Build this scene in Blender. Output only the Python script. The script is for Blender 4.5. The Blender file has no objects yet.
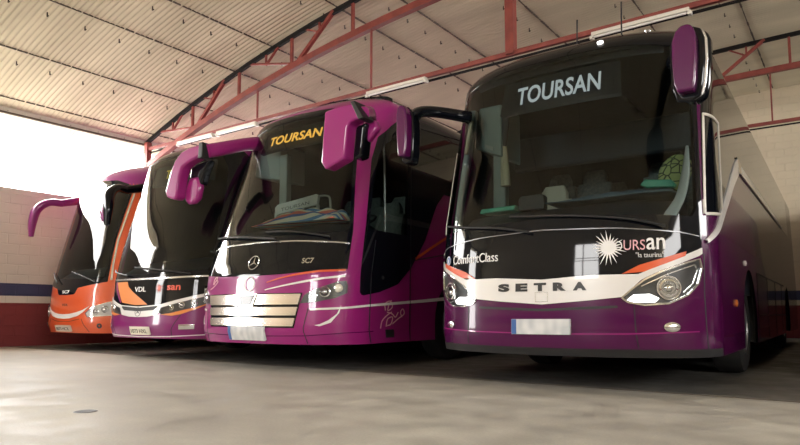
import bpy, bmesh, math, random
import numpy as np
from mathutils import Vector, Matrix
from mathutils.geometry import delaunay_2d_cdt
random.seed(7)
SC = bpy.context.scene
COL = SC.collection
PI = math.pi
SKY, EXPO = 20, 0.22
def lerp(tab,x):
    if x<=tab[0][0]: return tab[0][1]
    for (a,b),(c,d) in zip(tab,tab[1:]):
        if x<=c:
            return b+(d-b)*(x-a)/(c-a)
    return tab[-1][1]
class Shell:
    """bus shell; a = arc length round the plan outline from the nose, t = height then over the roof"""
    def __init__(s,B,D,n,L,T1,Rr,Rz,rake,side,x,y,yaw,rise=.06):
        s.B,s.D,s.n,s.L,s.T1,s.Rr,s.Rz,s.rake,s.side,s.rise=B,D,n,L,T1,Rr,Rz,rake,side,rise
        s.x,s.y,s.yaw=x,y,yaw
        pts=[(0.,0.)];N=400
        for i in range(1,N+1):
            f=math.pi/2*i/N
            u=B*math.sin(f)**(2/n); v=D*(1-max(0,math.cos(f))**(2/n))
            pts.append((u,v))
        s.tab=[(0.,0.,0.)]
        for (u0,v0),(u1,v1) in zip(pts,pts[1:]):
            s.tab.append((s.tab[-1][0]+math.hypot(u1-u0,v1-v0),u1,v1))
        s.A0=s.tab[-1][0]           # where the side starts
        s.T2=T1+Rz*1.45; s.T3=s.T2+(B-Rr)
    def plan(s,a):
        m=abs(a)
        if m>=s.A0: u,v=s.B,s.D+m-s.A0
        else:
            lo,hi=0,len(s.tab)-1
            while hi-lo>1:
                k=(lo+hi)//2
                if s.tab[k][0]<=m: lo=k
                else: hi=k
            p,q=s.tab[lo],s.tab[hi]; w=(m-p[0])/(q[0]-p[0] or 1)
            u,v=p[1]+(q[1]-p[1])*w,p[2]+(q[2]-p[2])*w
        return (u if a>=0 else -u),v
    def local(s,a,t):
        u0,v0=s.plan(a)
        if t<=s.T1: z=t;i=0.
        elif t<=s.T2:
            f=(t-s.T1)/(s.T2-s.T1)*math.pi/2
            z=s.T1+s.Rz*math.sin(f); i=s.Rr*(1-math.cos(f))
        else:
            q=min(1,(t-s.T2)/(s.T3-s.T2)); i=s.Rr+(s.B-s.Rr)*q; z=s.T1+s.Rz+s.rise*math.sin(q*math.pi/2)
        i+=lerp(s.side,z)
        i=min(i,s.B)
        q=min(1,v0/2.2); g=1-q*q*(3-2*q)
        wf=math.sqrt(max(0,1-v0/s.D))
        return (u0*(1-i/s.B), v0+lerp(s.rake,z)*g+i*wf, z)
    def world(s,a,t,off=0.):
        p=s.local(a,t)
        if off:
            e=.01
            p1=s.local(a+e,t);p0=s.local(a-e,t);q1=s.local(a,t+e);q0=s.local(a,t-e)
            ax=[p1[k]-p0[k] for k in range(3)];bx=[q1[k]-q0[k] for k in range(3)]
            n=(ax[1]*bx[2]-ax[2]*bx[1],ax[2]*bx[0]-ax[0]*bx[2],ax[0]*bx[1]-ax[1]*bx[0])
            l=math.sqrt(sum(c*c for c in n)) or 1
            p=[p[k]+n[k]/l*off for k in range(3)]
        return s.toworld(*p)
    def toworld(s,u,v,w):
        c,d=math.cos(s.yaw),math.sin(s.yaw)
        return (s.x+u*c+v*d, s.y-u*d+v*c, w)
def rk(T,a,b,c,d): return [(0,.15),(.45,0),(1.1,a),(1.55,b),(T,c),(T+.4,d)]
S=Shell(1.275,.8,2.7,11.8,3.0,.45,.30,rk(3.0,.02,.06,.42,.55),[(0,0),(1.2,0),(3.2,.06)],-2.174,5.03,-.02)
P=Shell(1.26,.8,2.7,11.8,3.18,.70,.35,rk(3.18,.05,.19,.75,.95),[(0,0),(1.2,0),(3.2,.08)],-5.77,4.9,-.03)
V=Shell(1.19,.8,2.7,11.8,2.97,.50,.35,rk(2.97,.05,.13,.5,.7),[(0,0),(1.2,0),(3.2,.06)],-8.24,5.04,-.05)
I=Shell(1.25,.8,2.5,11.0,3.10,.50,.35,rk(3.10,.04,.13,.52,.7),[(0,0),(1.2,0),(3.2,.02)],-11.5,5.6,.0)
E=Shell(1.26,.8,2.7,11.2,2.95,.50,.35,rk(2.95,.02,.08,.5,.65),[(0,0),(1.2,0),(3.2,.06)],1.02,7.3,-.02)
SH={'E':E,'S':S,'P':P,'V':V,'I':I}

# ------------------------------------------------------------------ materials
def _new(name):
    m = bpy.data.materials.new(name); m.use_nodes = True
    nt = m.node_tree; b = nt.nodes['Principled BSDF']
    return m, nt, b
def mat(name, col, rough=.5, metal=0., coat=0., emit=None, es=0., spec=.5):
    m, nt, b = _new(name)
    b.inputs['Base Color'].default_value = (*col, 1)
    b.inputs['Roughness'].default_value = rough
    b.inputs['Metallic'].default_value = metal
    b.inputs['Coat Weight'].default_value = coat
    b.inputs['Coat Roughness'].default_value = .03
    b.inputs['Specular IOR Level'].default_value = spec
    if emit:
        b.inputs['Emission Color'].default_value = (*emit, 1)
        b.inputs['Emission Strength'].default_value = es
    return m
def noisy(name, c1, c2, scale, rough=.6, detail=6, bump=0., stretch=(1, 1, 1), lo=.35, hi=.65, coat=0., spec=.5, r2=None):
    m, nt, b = _new(name)
    tc = nt.nodes.new('ShaderNodeTexCoord'); mp = nt.nodes.new('ShaderNodeMapping')
    mp.inputs['Scale'].default_value = stretch
    nz = nt.nodes.new('ShaderNodeTexNoise'); nz.inputs['Scale'].default_value = scale; nz.inputs['Detail'].default_value = detail
    cr = nt.nodes.new('ShaderNodeValToRGB')
    cr.color_ramp.elements[0].position = lo; cr.color_ramp.elements[1].position = hi
    cr.color_ramp.elements[0].color = (*c1, 1); cr.color_ramp.elements[1].color = (*c2, 1)
    L = nt.links.new
    L(tc.outputs['Object'], mp.inputs[0]); L(mp.outputs[0], nz.inputs['Vector']); L(nz.outputs[0], cr.inputs[0]); L(cr.outputs[0], b.inputs['Base Color'])
    b.inputs['Roughness'].default_value = rough; b.inputs['Coat Weight'].default_value = coat
    b.inputs['Specular IOR Level'].default_value = spec
    if r2 is not None:
        mr = nt.nodes.new('ShaderNodeMapRange'); mr.inputs['To Min'].default_value = rough; mr.inputs['To Max'].default_value = r2
        mr.inputs['From Min'].default_value = lo; mr.inputs['From Max'].default_value = hi
        L(nz.outputs[0], mr.inputs[0]); L(mr.outputs[0], b.inputs['Roughness'])
    if bump:
        bp = nt.nodes.new('ShaderNodeBump'); bp.inputs['Strength'].default_value = bump; bp.inputs['Distance'].default_value = .01
        n2 = nt.nodes.new('ShaderNodeTexNoise'); n2.inputs['Scale'].default_value = scale*9; n2.inputs['Detail'].default_value = 4
        L(mp.outputs[0], n2.inputs['Vector']); L(n2.outputs[0], bp.inputs['Height']); L(bp.outputs[0], b.inputs['Normal'])
    return m
def glass(name, tint, ior=1.5):
    """thin tinted pane: transmits with a tint, reflects by Fresnel"""
    m = bpy.data.materials.new(name); m.use_nodes = True; nt = m.node_tree; nt.nodes.clear()
    o = nt.nodes.new('ShaderNodeOutputMaterial'); mx = nt.nodes.new('ShaderNodeMixShader')
    t = nt.nodes.new('ShaderNodeBsdfTransparent'); t.inputs[0].default_value = (*tint, 1)
    g = nt.nodes.new('ShaderNodeBsdfGlossy'); g.inputs['Roughness'].default_value = .01; g.inputs[0].default_value = (1, 1, 1, 1)
    fr = nt.nodes.new('ShaderNodeFresnel'); fr.inputs['IOR'].default_value = ior
    L = nt.links.new
    L(fr.outputs[0], mx.inputs[0]); L(t.outputs[0], mx.inputs[1]); L(g.outputs[0], mx.inputs[2]); L(mx.outputs[0], o.inputs[0])
    return m
M = {}
M['magenta'] = mat('magenta_paint', (.30, .016, .165), .28, coat=.9, spec=.2)
M['plum'] = mat('plum_paint', (.075, .004, .055), .22, coat=.5, spec=.2)
M['plum_dark'] = mat('dark_plum_paint', (.02, .004, .018), .3, coat=.5)
M['mirror_plum'] = mat('mirror_plum_paint', (.085, .004, .065), .2, coat=.3)
M['violet'] = mat('violet_paint', (.21, .015, .135), .28, coat=.7, spec=.25)
M['orange'] = mat('orange_paint', (.72, .10, .022), .3, coat=1)
M['stripe_orange'] = mat('orange_stripe', (.75, .10, .02), .35, coat=.6)
M['amber_stripe'] = mat('amber_stripe', (.80, .26, .06), .35, coat=.6)
M['white'] = mat('white_paint', (.80, .78, .76), .28, coat=.7)
M['silver'] = mat('silver_trim', (.72, .71, .70), .22, metal=.85)
M['chrome'] = mat('chrome', (.85, .85, .84), .12, metal=1)
M['satin'] = mat('satin_grille', (.78, .72, .66), .2, metal=.9)
M['gloss_black'] = mat('gloss_black', (.004, .005, .008), .05, spec=.34)
M['side_glass'] = mat('dark_side_glass', (.004, .005, .008), .03, spec=.6)
M['black'] = mat('black_plastic', (.012, .012, .013), .5)
M['under'] = mat('underbody', (.008, .008, .009), .8)
M['rubber'] = mat('tyre_rubber', (.015, .015, .015), .75)
M['lining'] = mat('cab_lining', (.022, .028, .030), .7)
M['dash'] = mat('dashboard_plastic', (.015, .02, .028), .5)
M['seat_grey'] = noisy('seat_fabric_grey', (.12, .15, .14), (.2, .23, .21), 30, .85)
M['seat_cream'] = mat('seat_cover_cream', (.62, .58, .46), .8)
M['cab_pillar'] = mat('cab_pillar_grey_green', (.30, .34, .30), .6)
M['curtain'] = mat('cream_curtain', (.55, .48, .32), .85)
M['lens'] = glass('lamp_lens', (.93, .95, .96))
M['wind'] = glass('windscreen_glass', (.55, .64, .64), 1.42)
M['door_glass'] = glass('door_glass', (.42, .46, .44), 1.5)
M['lamp_in'] = mat('lamp_reflector', (.75, .75, .74), .18, metal=1)
M['lamp_dark'] = mat('lamp_housing', (.06, .06, .062), .3, coat=.4)
M['drl'] = mat('clear_white_lens', (.9, .9, .88), .15, coat=1, emit=(1, .97, .93), es=1.6)
M['warm_lens'] = mat('warm_white_lens', (.86, .84, .70), .2, coat=1)
M['amber'] = mat('amber_lens', (.75, .22, .05), .25, coat=1)
M['plate'] = noisy('plate_white', (.50, .52, .54), (.70, .70, .70), 9, .45, detail=0, stretch=(1.6, 1, 1), lo=.3, hi=.7)
M['plate_yellow'] = mat('plate_pale_yellow', (.78, .74, .60), .45)
M['plate_grey'] = mat('plate_dull', (.60, .52, .44), .5)
M['blue'] = mat('blue_badge', (.04, .12, .35), .35)
M['ink'] = mat('dark_lettering', (.02, .02, .02), .4)
M['white_ink'] = mat('white_lettering', (.85, .83, .82), .4)
M['pink_ink'] = mat('pink_lettering', (.75, .42, .46), .4)
M['red_ink'] = mat('red_lettering', (.80, .12, .07), .4)
M['yellow_ink'] = mat('yellow_lettering', (.80, .62, .08), .4, emit=(.9, .7, .1), es=.25)
M['led_white'] = mat('led_white', (.5, .5, .5), .5, emit=(.85, .86, .9), es=.42)
M['led_amber'] = mat('led_amber', (.6, .3, .05), .5, emit=(1., .5, .08), es=1.1)
M['display'] = mat('display_black', (.012, .012, .014), .5)
M['steel'] = noisy('red_oxide_steel', (.19, .035, .028), (.27, .055, .04), 6, .55)
M['tie'] = noisy('dark_red_steel', (.20, .04, .035), (.27, .06, .045), 6, .55)
M['topchord'] = mat('dark_steel', (.012, .010, .010), .8, spec=.2)
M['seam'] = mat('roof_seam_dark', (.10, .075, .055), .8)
M['hook'] = mat('roof_hook_rust', (.07, .05, .04), .7)
M['tube'] = mat('tube_white', (.80, .78, .74), .3)
M['fixture'] = mat('fixture_enamel', (.72, .68, .60), .4)
M['rim'] = mat('wheel_rim', (.25, .25, .26), .35, metal=.8)
M['green_pack'] = mat('green_packet', (.05, .33, .20), .45)
M['dark_cloth'] = noisy('blue_grey_cloth', (.07, .11, .15), (.14, .19, .23), 5, .8)
M['board'] = mat('grey_board', (.42, .42, .36), .55)

# ------------------------------------------------------------------ object helpers
def link(o, parent=None):
    COL.objects.link(o)
    if parent is not None: o.parent = parent
    return o
def thing(name, label, cat, loc=(0, 0, 0), rotz=0, group=None):
    o = bpy.data.objects.new(name, None); o.empty_display_size = .2
    COL.objects.link(o); o.location = loc; o.rotation_euler = (0, 0, rotz)
    o['label'] = label; o['category'] = cat
    if group: o['group'] = group
    return o
def tag(o, label, cat, group=None, kind=None):
    o['label'] = label; o['category'] = cat
    if group: o['group'] = group
    if kind: o['kind'] = kind
    return o
def mesh_obj(name, verts, faces, m, parent=None, smooth=False, mats=None, fm=None, normals=None):
    me = bpy.data.meshes.new(name); me.from_pydata([tuple(v) for v in verts], [], faces); me.update()
    for x in (mats or [m]): me.materials.append(x)
    if fm is not None: me.polygons.foreach_set('material_index', fm)
    if smooth: me.polygons.foreach_set('use_smooth', [True]*len(me.polygons))
    if normals is not None:
        me.normals_split_custom_set_from_vertices([tuple(n) for n in normals])
    return link(bpy.data.objects.new(name, me), parent)
def bm_obj(name, bm, m, parent=None, smooth=False, bevel=0, seg=2, recalc=True, mats=None, angle=35):
    if recalc: bmesh.ops.recalc_face_normals(bm, faces=bm.faces[:])
    me = bpy.data.meshes.new(name); bm.to_mesh(me); bm.free()
    for x in (mats or [m]): me.materials.append(x)
    if smooth:
        me.polygons.foreach_set('use_smooth', [True]*len(me.polygons))
        me.set_sharp_from_angle(angle=math.radians(angle))
    o = link(bpy.data.objects.new(name, me), parent)
    if bevel:
        b = o.modifiers.new('bevel', 'BEVEL'); b.width = bevel; b.segments = seg; b.limit_method = 'ANGLE'; b.angle_limit = math.radians(40)
    return o
def add_box(bm, x0, x1, y0, y1, z0, z1, mi=0):
    v = [bm.verts.new(p) for p in ((x0, y0, z0), (x1, y0, z0), (x1, y1, z0), (x0, y1, z0), (x0, y0, z1), (x1, y0, z1), (x1, y1, z1), (x0, y1, z1))]
    for f in ((0, 3, 2, 1), (4, 5, 6, 7), (0, 1, 5, 4), (1, 2, 6, 5), (2, 3, 7, 6), (3, 0, 4, 7)):
        bm.faces.new([v[i] for i in f]).material_index = mi
def add_bar(bm, p, q, w, h=None, round_=False, n=8):
    """bar from p to q, w wide and h high (rectangular or round)"""
    p, q = Vector(p), Vector(q); d = (q-p).normalized(); h = h or w
    r = d.cross(Vector((0, 0, 1)))
    if r.length < .05: r = d.cross(Vector((0, 1, 0)))
    r.normalize(); u = r.cross(d)
    if round_: prof = [(math.cos(2*PI*k/n)*w/2, math.sin(2*PI*k/n)*h/2) for k in range(n)]
    else: prof = [(-w/2, -h/2), (w/2, -h/2), (w/2, h/2), (-w/2, h/2)]
    a = [bm.verts.new(p+r*x+u*y) for x, y in prof]; b = [bm.verts.new(q+r*x+u*y) for x, y in prof]
    k = len(prof)
    for i in range(k): bm.faces.new((a[i], a[(i+1) % k], b[(i+1) % k], b[i]))
    bm.faces.new(a[::-1]); bm.faces.new(b)
def catmull(pts, n=6):
    P = [Vector(p) for p in pts]; P = [P[0]*2-P[1]]+P+[P[-1]*2-P[-2]]; out = []
    for i in range(1, len(P)-2):
        for k in range(n):
            t = k/n; a, b, c, d = P[i-1:i+3]
            out.append(.5*((2*b)+(c-a)*t+(2*a-5*b+4*c-d)*t*t+(-a+3*b-3*c+d)*t**3))
    out.append(P[-2]); return out
def add_loft(bm, path, radii, side, n=14, power=2.6, mi=0):
    """superelliptic section swept along path; radii = (across, other) per point; side = reference vector for 'across'"""
    rings = []; side = Vector(side)
    for i, p in enumerate(path):
        a = path[max(0, i-1)]; b = path[min(len(path)-1, i+1)]; d = (b-a).normalized()
        u = (side-d*side.dot(d)).normalized(); w = d.cross(u); ra, rb = radii[i]
        ring = []
        for k in range(n):
            th = 2*PI*k/n; c, s = math.cos(th), math.sin(th)
            ring.append(bm.verts.new(p+u*ra*math.copysign(abs(c)**(2/power), c)+w*rb*math.copysign(abs(s)**(2/power), s)))
        rings.append(ring)
    for A, B in zip(rings, rings[1:]):
        for k in range(n): bm.faces.new((A[k], A[(k+1) % n], B[(k+1) % n], B[k])).material_index = mi
    bm.faces.new(rings[0][::-1]).material_index = mi; bm.faces.new(rings[-1]).material_index = mi
def loft_obj(name, pts, radii, side, m, parent, sub=6, power=2.6):
    bm = bmesh.new(); path = catmull(pts, sub); R = catmull([(a, b, 0) for a, b in radii], sub)
    add_loft(bm, path, [(r.x, r.y) for r in R], side, power=power)
    return bm_obj(name, bm, m, parent, smooth=True, angle=60)
def tube_obj(name, pts, r, m, parent=None, sub=4, n=8):
    bm = bmesh.new(); path = catmull(pts, sub) if len(pts) > 2 else [Vector(p) for p in pts]
    d = path[-1]-path[0]; s = Vector((0, 0, 1)) if abs(d.normalized().z) < .8 else Vector((1, 0, 0))
    add_loft(bm, path, [(r, r)]*len(path), s, n=n, power=2)
    return bm_obj(name, bm, m, parent, smooth=True, angle=60)
def add_lathe(bm, prof, n, mtx, mi=0):
    rings = []
    for r, z in prof:
        rings.append([bm.verts.new(mtx @ Vector((max(r, 1e-4)*math.cos(2*PI*k/n), max(r, 1e-4)*math.sin(2*PI*k/n), z))) for k in range(n)])
    for A, B in zip(rings, rings[1:]):
        for k in range(n): bm.faces.new((A[k], A[(k+1) % n], B[(k+1) % n], B[k])).material_index = mi
    if prof[0][0] > 1e-3: bm.faces.new(rings[0][::-1]).material_index = mi
    if prof[-1][0] > 1e-3: bm.faces.new(rings[-1]).material_index = mi
def lathe_obj(name, prof, n, mtx, m, parent=None):
    bm = bmesh.new(); add_lathe(bm, prof, n, mtx); bmesh.ops.remove_doubles(bm, verts=bm.verts[:], dist=2e-4)
    return bm_obj(name, bm, m, parent, smooth=True, angle=40)
def prism_obj(name, outline, v0, v1, m, parent, bevel=.02, seg=3):
    """outline in (u, w), extruded from v0 to v1"""
    bm = bmesh.new(); a = [bm.verts.new((u, v0, w)) for u, w in outline]; b = [bm.verts.new((u, v1, w)) for u, w in outline]; k = len(a)
    bm.faces.new(a); bm.faces.new(b[::-1])
    for i in range(k): bm.faces.new((a[i], b[i], b[(i+1) % k], a[(i+1) % k]))
    return bm_obj(name, bm, m, parent, smooth=True, bevel=bevel, seg=seg, angle=50)

# ------------------------------------------------------------------ patches on a bus shell
def ang_normal(sh, a, t):
    e = .012
    p1, p0 = sh.local(a+e, t), sh.local(a-e, t); q1, q0 = sh.local(a, t+e), sh.local(a, t-e)
    n = (Vector(p1)-Vector(p0)).cross(Vector(q1)-Vector(q0))
    return n.normalized() if n.length > 1e-9 else Vector((0, 0, 1))
def sp(sh, a, t, off=0.):
    p = Vector(sh.local(a, t))
    return p+ang_normal(sh, a, t)*off if off else p
def dens(poly, step, closed=True):
    out = []; n = len(poly)
    for i in range(n if closed else n-1):
        a, b = poly[i], poly[(i+1) % n]; d = math.hypot(b[0]-a[0], b[1]-a[1]); k = max(1, int(math.ceil(d/step)))
        for j in range(k): out.append((a[0]+(b[0]-a[0])*j/k, a[1]+(b[1]-a[1])*j/k))
    if not closed: out.append(poly[-1])
    return out
def inside(poly, P):
    x, y = P[:, 0], P[:, 1]; r = np.zeros(len(P), bool); n = len(poly)
    for i in range(n):
        x0, y0 = poly[i]; x1, y1 = poly[(i+1) % n]
        if y0 == y1: continue
        c = ((y0 > y) != (y1 > y)) & (x < (x1-x0)*(y-y0)/(y1-y0)+x0)
        r ^= c
    return r
def edge_dist(poly, P):
    d = np.full(len(P), 9e9); n = len(poly)
    for i in range(n):
        a = np.array(poly[i]); b = np.array(poly[(i+1) % n]); ab = b-a; L = (ab**2).sum()
        if L < 1e-12: continue
        t = np.clip(((P-a)@ab)/L, 0, 1); q = a+t[:, None]*ab; d = np.minimum(d, np.hypot(*(P-q).T))
    return d
def region(sh, outer, name, m, parent, holes=(), off=0., thick=0., step=.07, lining=None, asteps=None, colour=None, mats=None):
    """a piece of the bus skin: outline (a, t) laid on the curved shell, with real thickness"""
    loops = [dens(outer, step)]+[dens(h, step) for h in holes]
    o = np.array(loops[0]); a0, t0 = o.min(0); a1, t1 = o.max(0)
    if asteps: A = [x for x in asteps if a0 < x < a1]
    else: A = list(np.arange(math.ceil(a0/step)*step, a1, step))
    T = list(np.arange(math.ceil(t0/step)*step, t1, step))
    G = np.array([(a, t) for a in A for t in T]) if A and T else np.zeros((0, 2))
    if len(G):
        k = inside(loops[0], G) & (edge_dist(loops[0], G) > step*.4)
        for h in loops[1:]: k &= ~inside(h, G) & (edge_dist(h, G) > step*.4)
        G = G[k]
    vs = []; es = []
    for L in loops:
        s = len(vs); vs += L; n = len(L); es += [(s+i, s+(i+1) % n) for i in range(n)]
    nb = len(vs); vs = vs+[tuple(g) for g in G]
    V, E_, F, ov, oe, of = delaunay_2d_cdt([Vector(v) for v in vs], es, [], 0, 1e-6)
    V = np.array([tuple(v) for v in V]); F = np.array([tuple(f) for f in F]); c = V[F].mean(1)
    k = inside(loops[0], c)
    for h in loops[1:]: k &= ~inside(h, c)
    F = F[k]
    d1 = V[F[:, 1]]-V[F[:, 0]]; d2 = V[F[:, 2]]-V[F[:, 0]]; ar = d1[:, 0]*d2[:, 1]-d1[:, 1]*d2[:, 0]
    F = F[np.abs(ar) > 1e-9]; ar = ar[np.abs(ar) > 1e-9]
    F = [tuple(int(i) for i in (f if s > 0 else f[::-1])) for f, s in zip(F, ar)]
    N = [ang_normal(sh, *v) for v in V]; P = [Vector(sh.local(*v))+n*off for v, n in zip(V, N)]
    verts = list(P); norms = list(N); faces = list(F); fm = [0]*len(F)
    if colour: fm = [colour(*(V[list(f)].mean(0))) for f in F]
    ei = {}
    for f in F:
        for i in range(3): ei[(f[i], f[(i+1) % 3])] = 1
    border = [(i, j) for (i, j) in ei if (j, i) not in ei]
    if thick:
        rim = sorted({i for e in border for i in e}); mp = {}
        for i in rim:
            mp[i] = (len(verts), len(verts)+1); verts += [P[i], P[i]-N[i]*thick]; norms += [N[i], N[i]]
        for i, j in border: faces.append((mp[j][0], mp[i][0], mp[i][1], mp[j][1])); fm.append(0)
    if lining:
        s = len(verts); verts += [p-n*.035 for p, n in zip(P, N)]; norms += [-n for n in N]
        li = len(mats) if mats else 1
        for f in F: faces.append(tuple(s+i for i in f[::-1])); fm.append(li)
    ml = (mats or [m])+([lining] if lining else [])
    return mesh_obj(name, verts, faces, m, parent, True, ml, fm, norms)
def ribbon(sh, pts, w, name, m, parent, off=.006, step=.05, closed=False):
    """a stripe or joint along a line on the shell; w = width, or widths at the ends"""
    if closed: pts = list(pts)+[pts[0]]
    D = dens(pts, step, False); n = len(D); vs = []; ns = []; fs = []
    ws = w if isinstance(w, (list, tuple)) else [w, w]
    for i, (a, t) in enumerate(D):
        p, q = D[max(0, i-1)], D[min(n-1, i+1)]; dx, dy = q[0]-p[0], q[1]-p[1]; L = math.hypot(dx, dy) or 1; nx, ny = -dy/L, dx/L
        f = i/max(1, n-1)*(len(ws)-1); k = min(int(f), len(ws)-2); h = (ws[k]+(ws[k+1]-ws[k])*(f-k))/2
        for s in (1, -1):
            aa, tt = a+nx*h*s, t+ny*h*s; N = ang_normal(sh, aa, tt); P = Vector(sh.local(aa, tt))
            vs += [P+N*off, P-N*.002]; ns += [N, N]
    for i in range(n-1):
        b = i*4; c = b+4
        fs += [(b, b+2, c+2, c), (b+1, b, c, c+1), (b+2, b+3, c+3, c+2)]
    return mesh_obj(name, vs, fs, m, parent, True, None, None, ns)
def frame(sh, a, t, off=0.):
    n = ang_normal(sh, a, t); x = (Vector(sh.local(a+.01, t))-Vector(sh.local(a-.01, t))).normalized(); y = n.cross(x)
    mt = Matrix((x, y, n)).transposed().to_4x4(); mt.translation = sp(sh, a, t, off); return mt
def text_geo(body, font_scale=1., extrude=0, space=1., bold=0., shear=0.):
    cu = bpy.data.curves.new('t', 'FONT'); cu.body = body; cu.size = 1; cu.space_character = space; cu.offset = bold; cu.shear = shear
    cu.resolution_u = 4
    o = bpy.data.objects.new('t', cu); COL.objects.link(o)
    dg = bpy.context.evaluated_depsgraph_get(); dg.update()
    me = bpy.data.meshes.new_from_object(o.evaluated_get(dg)); bpy.data.objects.remove(o); bpy.data.curves.remove(cu)
    v = np.array([tuple(x.co)[:2] for x in me.vertices]); f = [tuple(p.vertices) for p in me.polygons]
    bpy.data.meshes.remove(me)
    v -= v.min(0); v /= v.max(0); return v, f
def text(sh, body, a0, a1, t0, h, name, m, parent, off=.007, tilt=0., depth=None, **kw):
    """lettering whose box spans a0..a1, height h, baseline t0 (rising by tilt), laid on the shell"""
    v, f = text_geo(body, **kw); vs = []
    for x, y in v:
        a = a0+(a1-a0)*x; vs.append(sp(sh, a, t0+h*y+tilt*x, off))
    n = len(vs); back = [sp(sh, a0+(a1-a0)*x, t0+h*y+tilt*x, off-.004) for x, y in v]
    faces = list(f); ei = {}
    for q in f:
        for i in range(len(q)): ei[(q[i], q[(i+1) % len(q)])] = 1
    for (i, j) in list(ei):
        if (j, i) not in ei: faces.append((j, i, n+i, n+j))
    return mesh_obj(name, vs+back, faces, m, parent)
def sym(right):
    """mirror a right-hand outline (bottom centre -> top centre) into a closed outline"""
    return list(right)+[(-a, t) for a, t in reversed(right) if abs(a) > 1e-6]
def mirp(poly): return [(-a, t) for a, t in poly]
def ell(a, t, ra, rt, n=20, ph=0): return [(a+ra*math.cos(2*PI*k/n+ph), t+rt*math.sin(2*PI*k/n+ph)) for k in range(n)]
def lamp(sh, a, t, r, parent, name='headlight_lamp', m='lamp_in', off=.012, ring='chrome'):
    mt = frame(sh, a, t, off)
    o = lathe_obj(name, [(r, -.02), (r, .008), (r*.82, .012), (r*.78, -.004), (r*.5, -.018), (.0, -.022)], 20, mt, M[ring], parent)
    lathe_obj('bulb', [(r*.48, -.016), (r*.44, .004), (r*.25, .014), (0, .017)], 16, mt, M[m], o)
    return o
def burst(a, t, r, n=16, q=.3, seed=1):
    rr = random.Random(seed); out = []
    for k in range(n):
        th = 2*PI*k/n; R = r*(.6+.4*rr.random())
        out.append((a+R*math.cos(th)*1.1, t+R*math.sin(th))); th += PI/n; out.append((a+r*q*math.cos(th), t+r*q*math.sin(th)))
    return out

# ------------------------------------------------------------------ parts all four coaches share
def arch(a, r, z0, n=14):
    return [(a-r, z0-.02)]+[(a+r*math.cos(PI-PI*k/n), .52+r*math.sin(PI-PI*k/n)) for k in range(n+1)]+[(a+r, z0-.02)]
def coach_shell(sh, root, paint, wind, extra_holes=(), mats=None, colour=None, z0=.30, name='body'):
    Lm = sh.A0+sh.L-sh.D
    a_f = sh.A0+2.75-sh.D; a_r = sh.A0+sh.L-3.2-sh.D
    AST = list(np.arange(-2.24, 2.25, .07))+[s*x for s in (1, -1) for x in np.arange(2.4, Lm, .3)]; AST = sorted(AST)
    # outline of the whole skin with the wheel arches cut from its lower edge
    right = [(0, z0)]
    for ac in (a_f, a_r): right += arch(ac, .60, z0)[1:-1] if False else [(ac-.6, z0)]+[(ac+.6*math.cos(PI-PI*k/14), .52+.6*math.sin(PI-PI*k/14)) for k in range(15)]+[(ac+.6, z0)]
    right += [(Lm, z0), (Lm, sh.T3-.002), (0, sh.T3-.002)]
    outer = [(a, t) for a, t in right]+[(-a, t) for a, t in reversed(right[1:-1])]
    b = region(sh, outer, name, paint, root, holes=[wind]+list(extra_holes), step=.075, asteps=AST, lining=M['lining'], mats=mats, colour=colour)
    # rear panel and floor pan
    rear = [Vector(sh.local(-Lm, t)) for t in np.arange(z0, sh.T3, .1)]+[Vector(sh.local(Lm, t)) for t in np.arange(z0, sh.T3, .1)[::-1]]
    mesh_obj('rear_panel', rear, [tuple(range(len(rear)))[::-1]], mats[0] if mats else paint, root)
    pts = [sp(sh, a, z0, -.03) for a in np.concatenate([np.arange(-sh.A0, sh.A0+.01, .12)])]
    bm = bmesh.new(); lo = []; B = sh.B-.03
    front = [(p.x, p.y) for p in pts]
    wf, wr = 2.75, sh.L-3.2
    segs = [(front+[(B, wf-.62), (-B, wf-.62)]), [(-.75, wf-.62), (.75, wf-.62), (.75, wf+.62), (-.75, wf+.62)], [(-B, wf+.62), (B, wf+.62), (B, wr-.62), (-B, wr-.62)],
            [(-.75, wr-.62), (.75, wr-.62), (.75, wr+.62), (-.75, wr+.62)], [(-B, wr+.62), (B, wr+.62), (B, sh.L-.02), (-B, sh.L-.02)]]
    for s in segs:
        a = [bm.verts.new((x, y, z0+.01)) for x, y in s]; c = [bm.verts.new((x, y, z0+.8)) for x, y in s]
        bm.faces.new(a[::-1]); bm.faces.new(c)
        for i in range(len(s)): j = (i+1) % len(s); bm.faces.new((a[i], a[j], c[j], c[i]))
    bm_obj('chassis', bm, M['under'], root)
    for s in (-1, 1):
        for v in (wf, wr):
            mt = Matrix.Translation((s*(sh.B-.06), v, .5)) @ Matrix.Rotation(s*PI/2, 4, 'Y')
            w = lathe_obj('wheel', [(.28, -.28), (.44, -.3), (.49, -.27), (.5, -.2), (.5, -.08), (.48, -.02), (.43, 0), (.3, -.005), (.29, -.03)], 36, mt, M['rubber'], root)
            bm = bmesh.new(); add_lathe(bm, [(.3, -.02), (.28, -.01), (.26, -.06), (.15, -.09), (.13, -.03), (.11, -.005), (0, 0)], 28, mt)
            for k in range(10):
                q = mt @ Matrix.Translation((.19*math.cos(2*PI*k/10), .19*math.sin(2*PI*k/10), -.085)); add_lathe(bm, [(.016, 0), (.016, .04), (0, .045)], 8, q)
            bm_obj('rim', bm, M['rim'], w, smooth=True)
    return b, a_f, a_r, Lm
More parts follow.
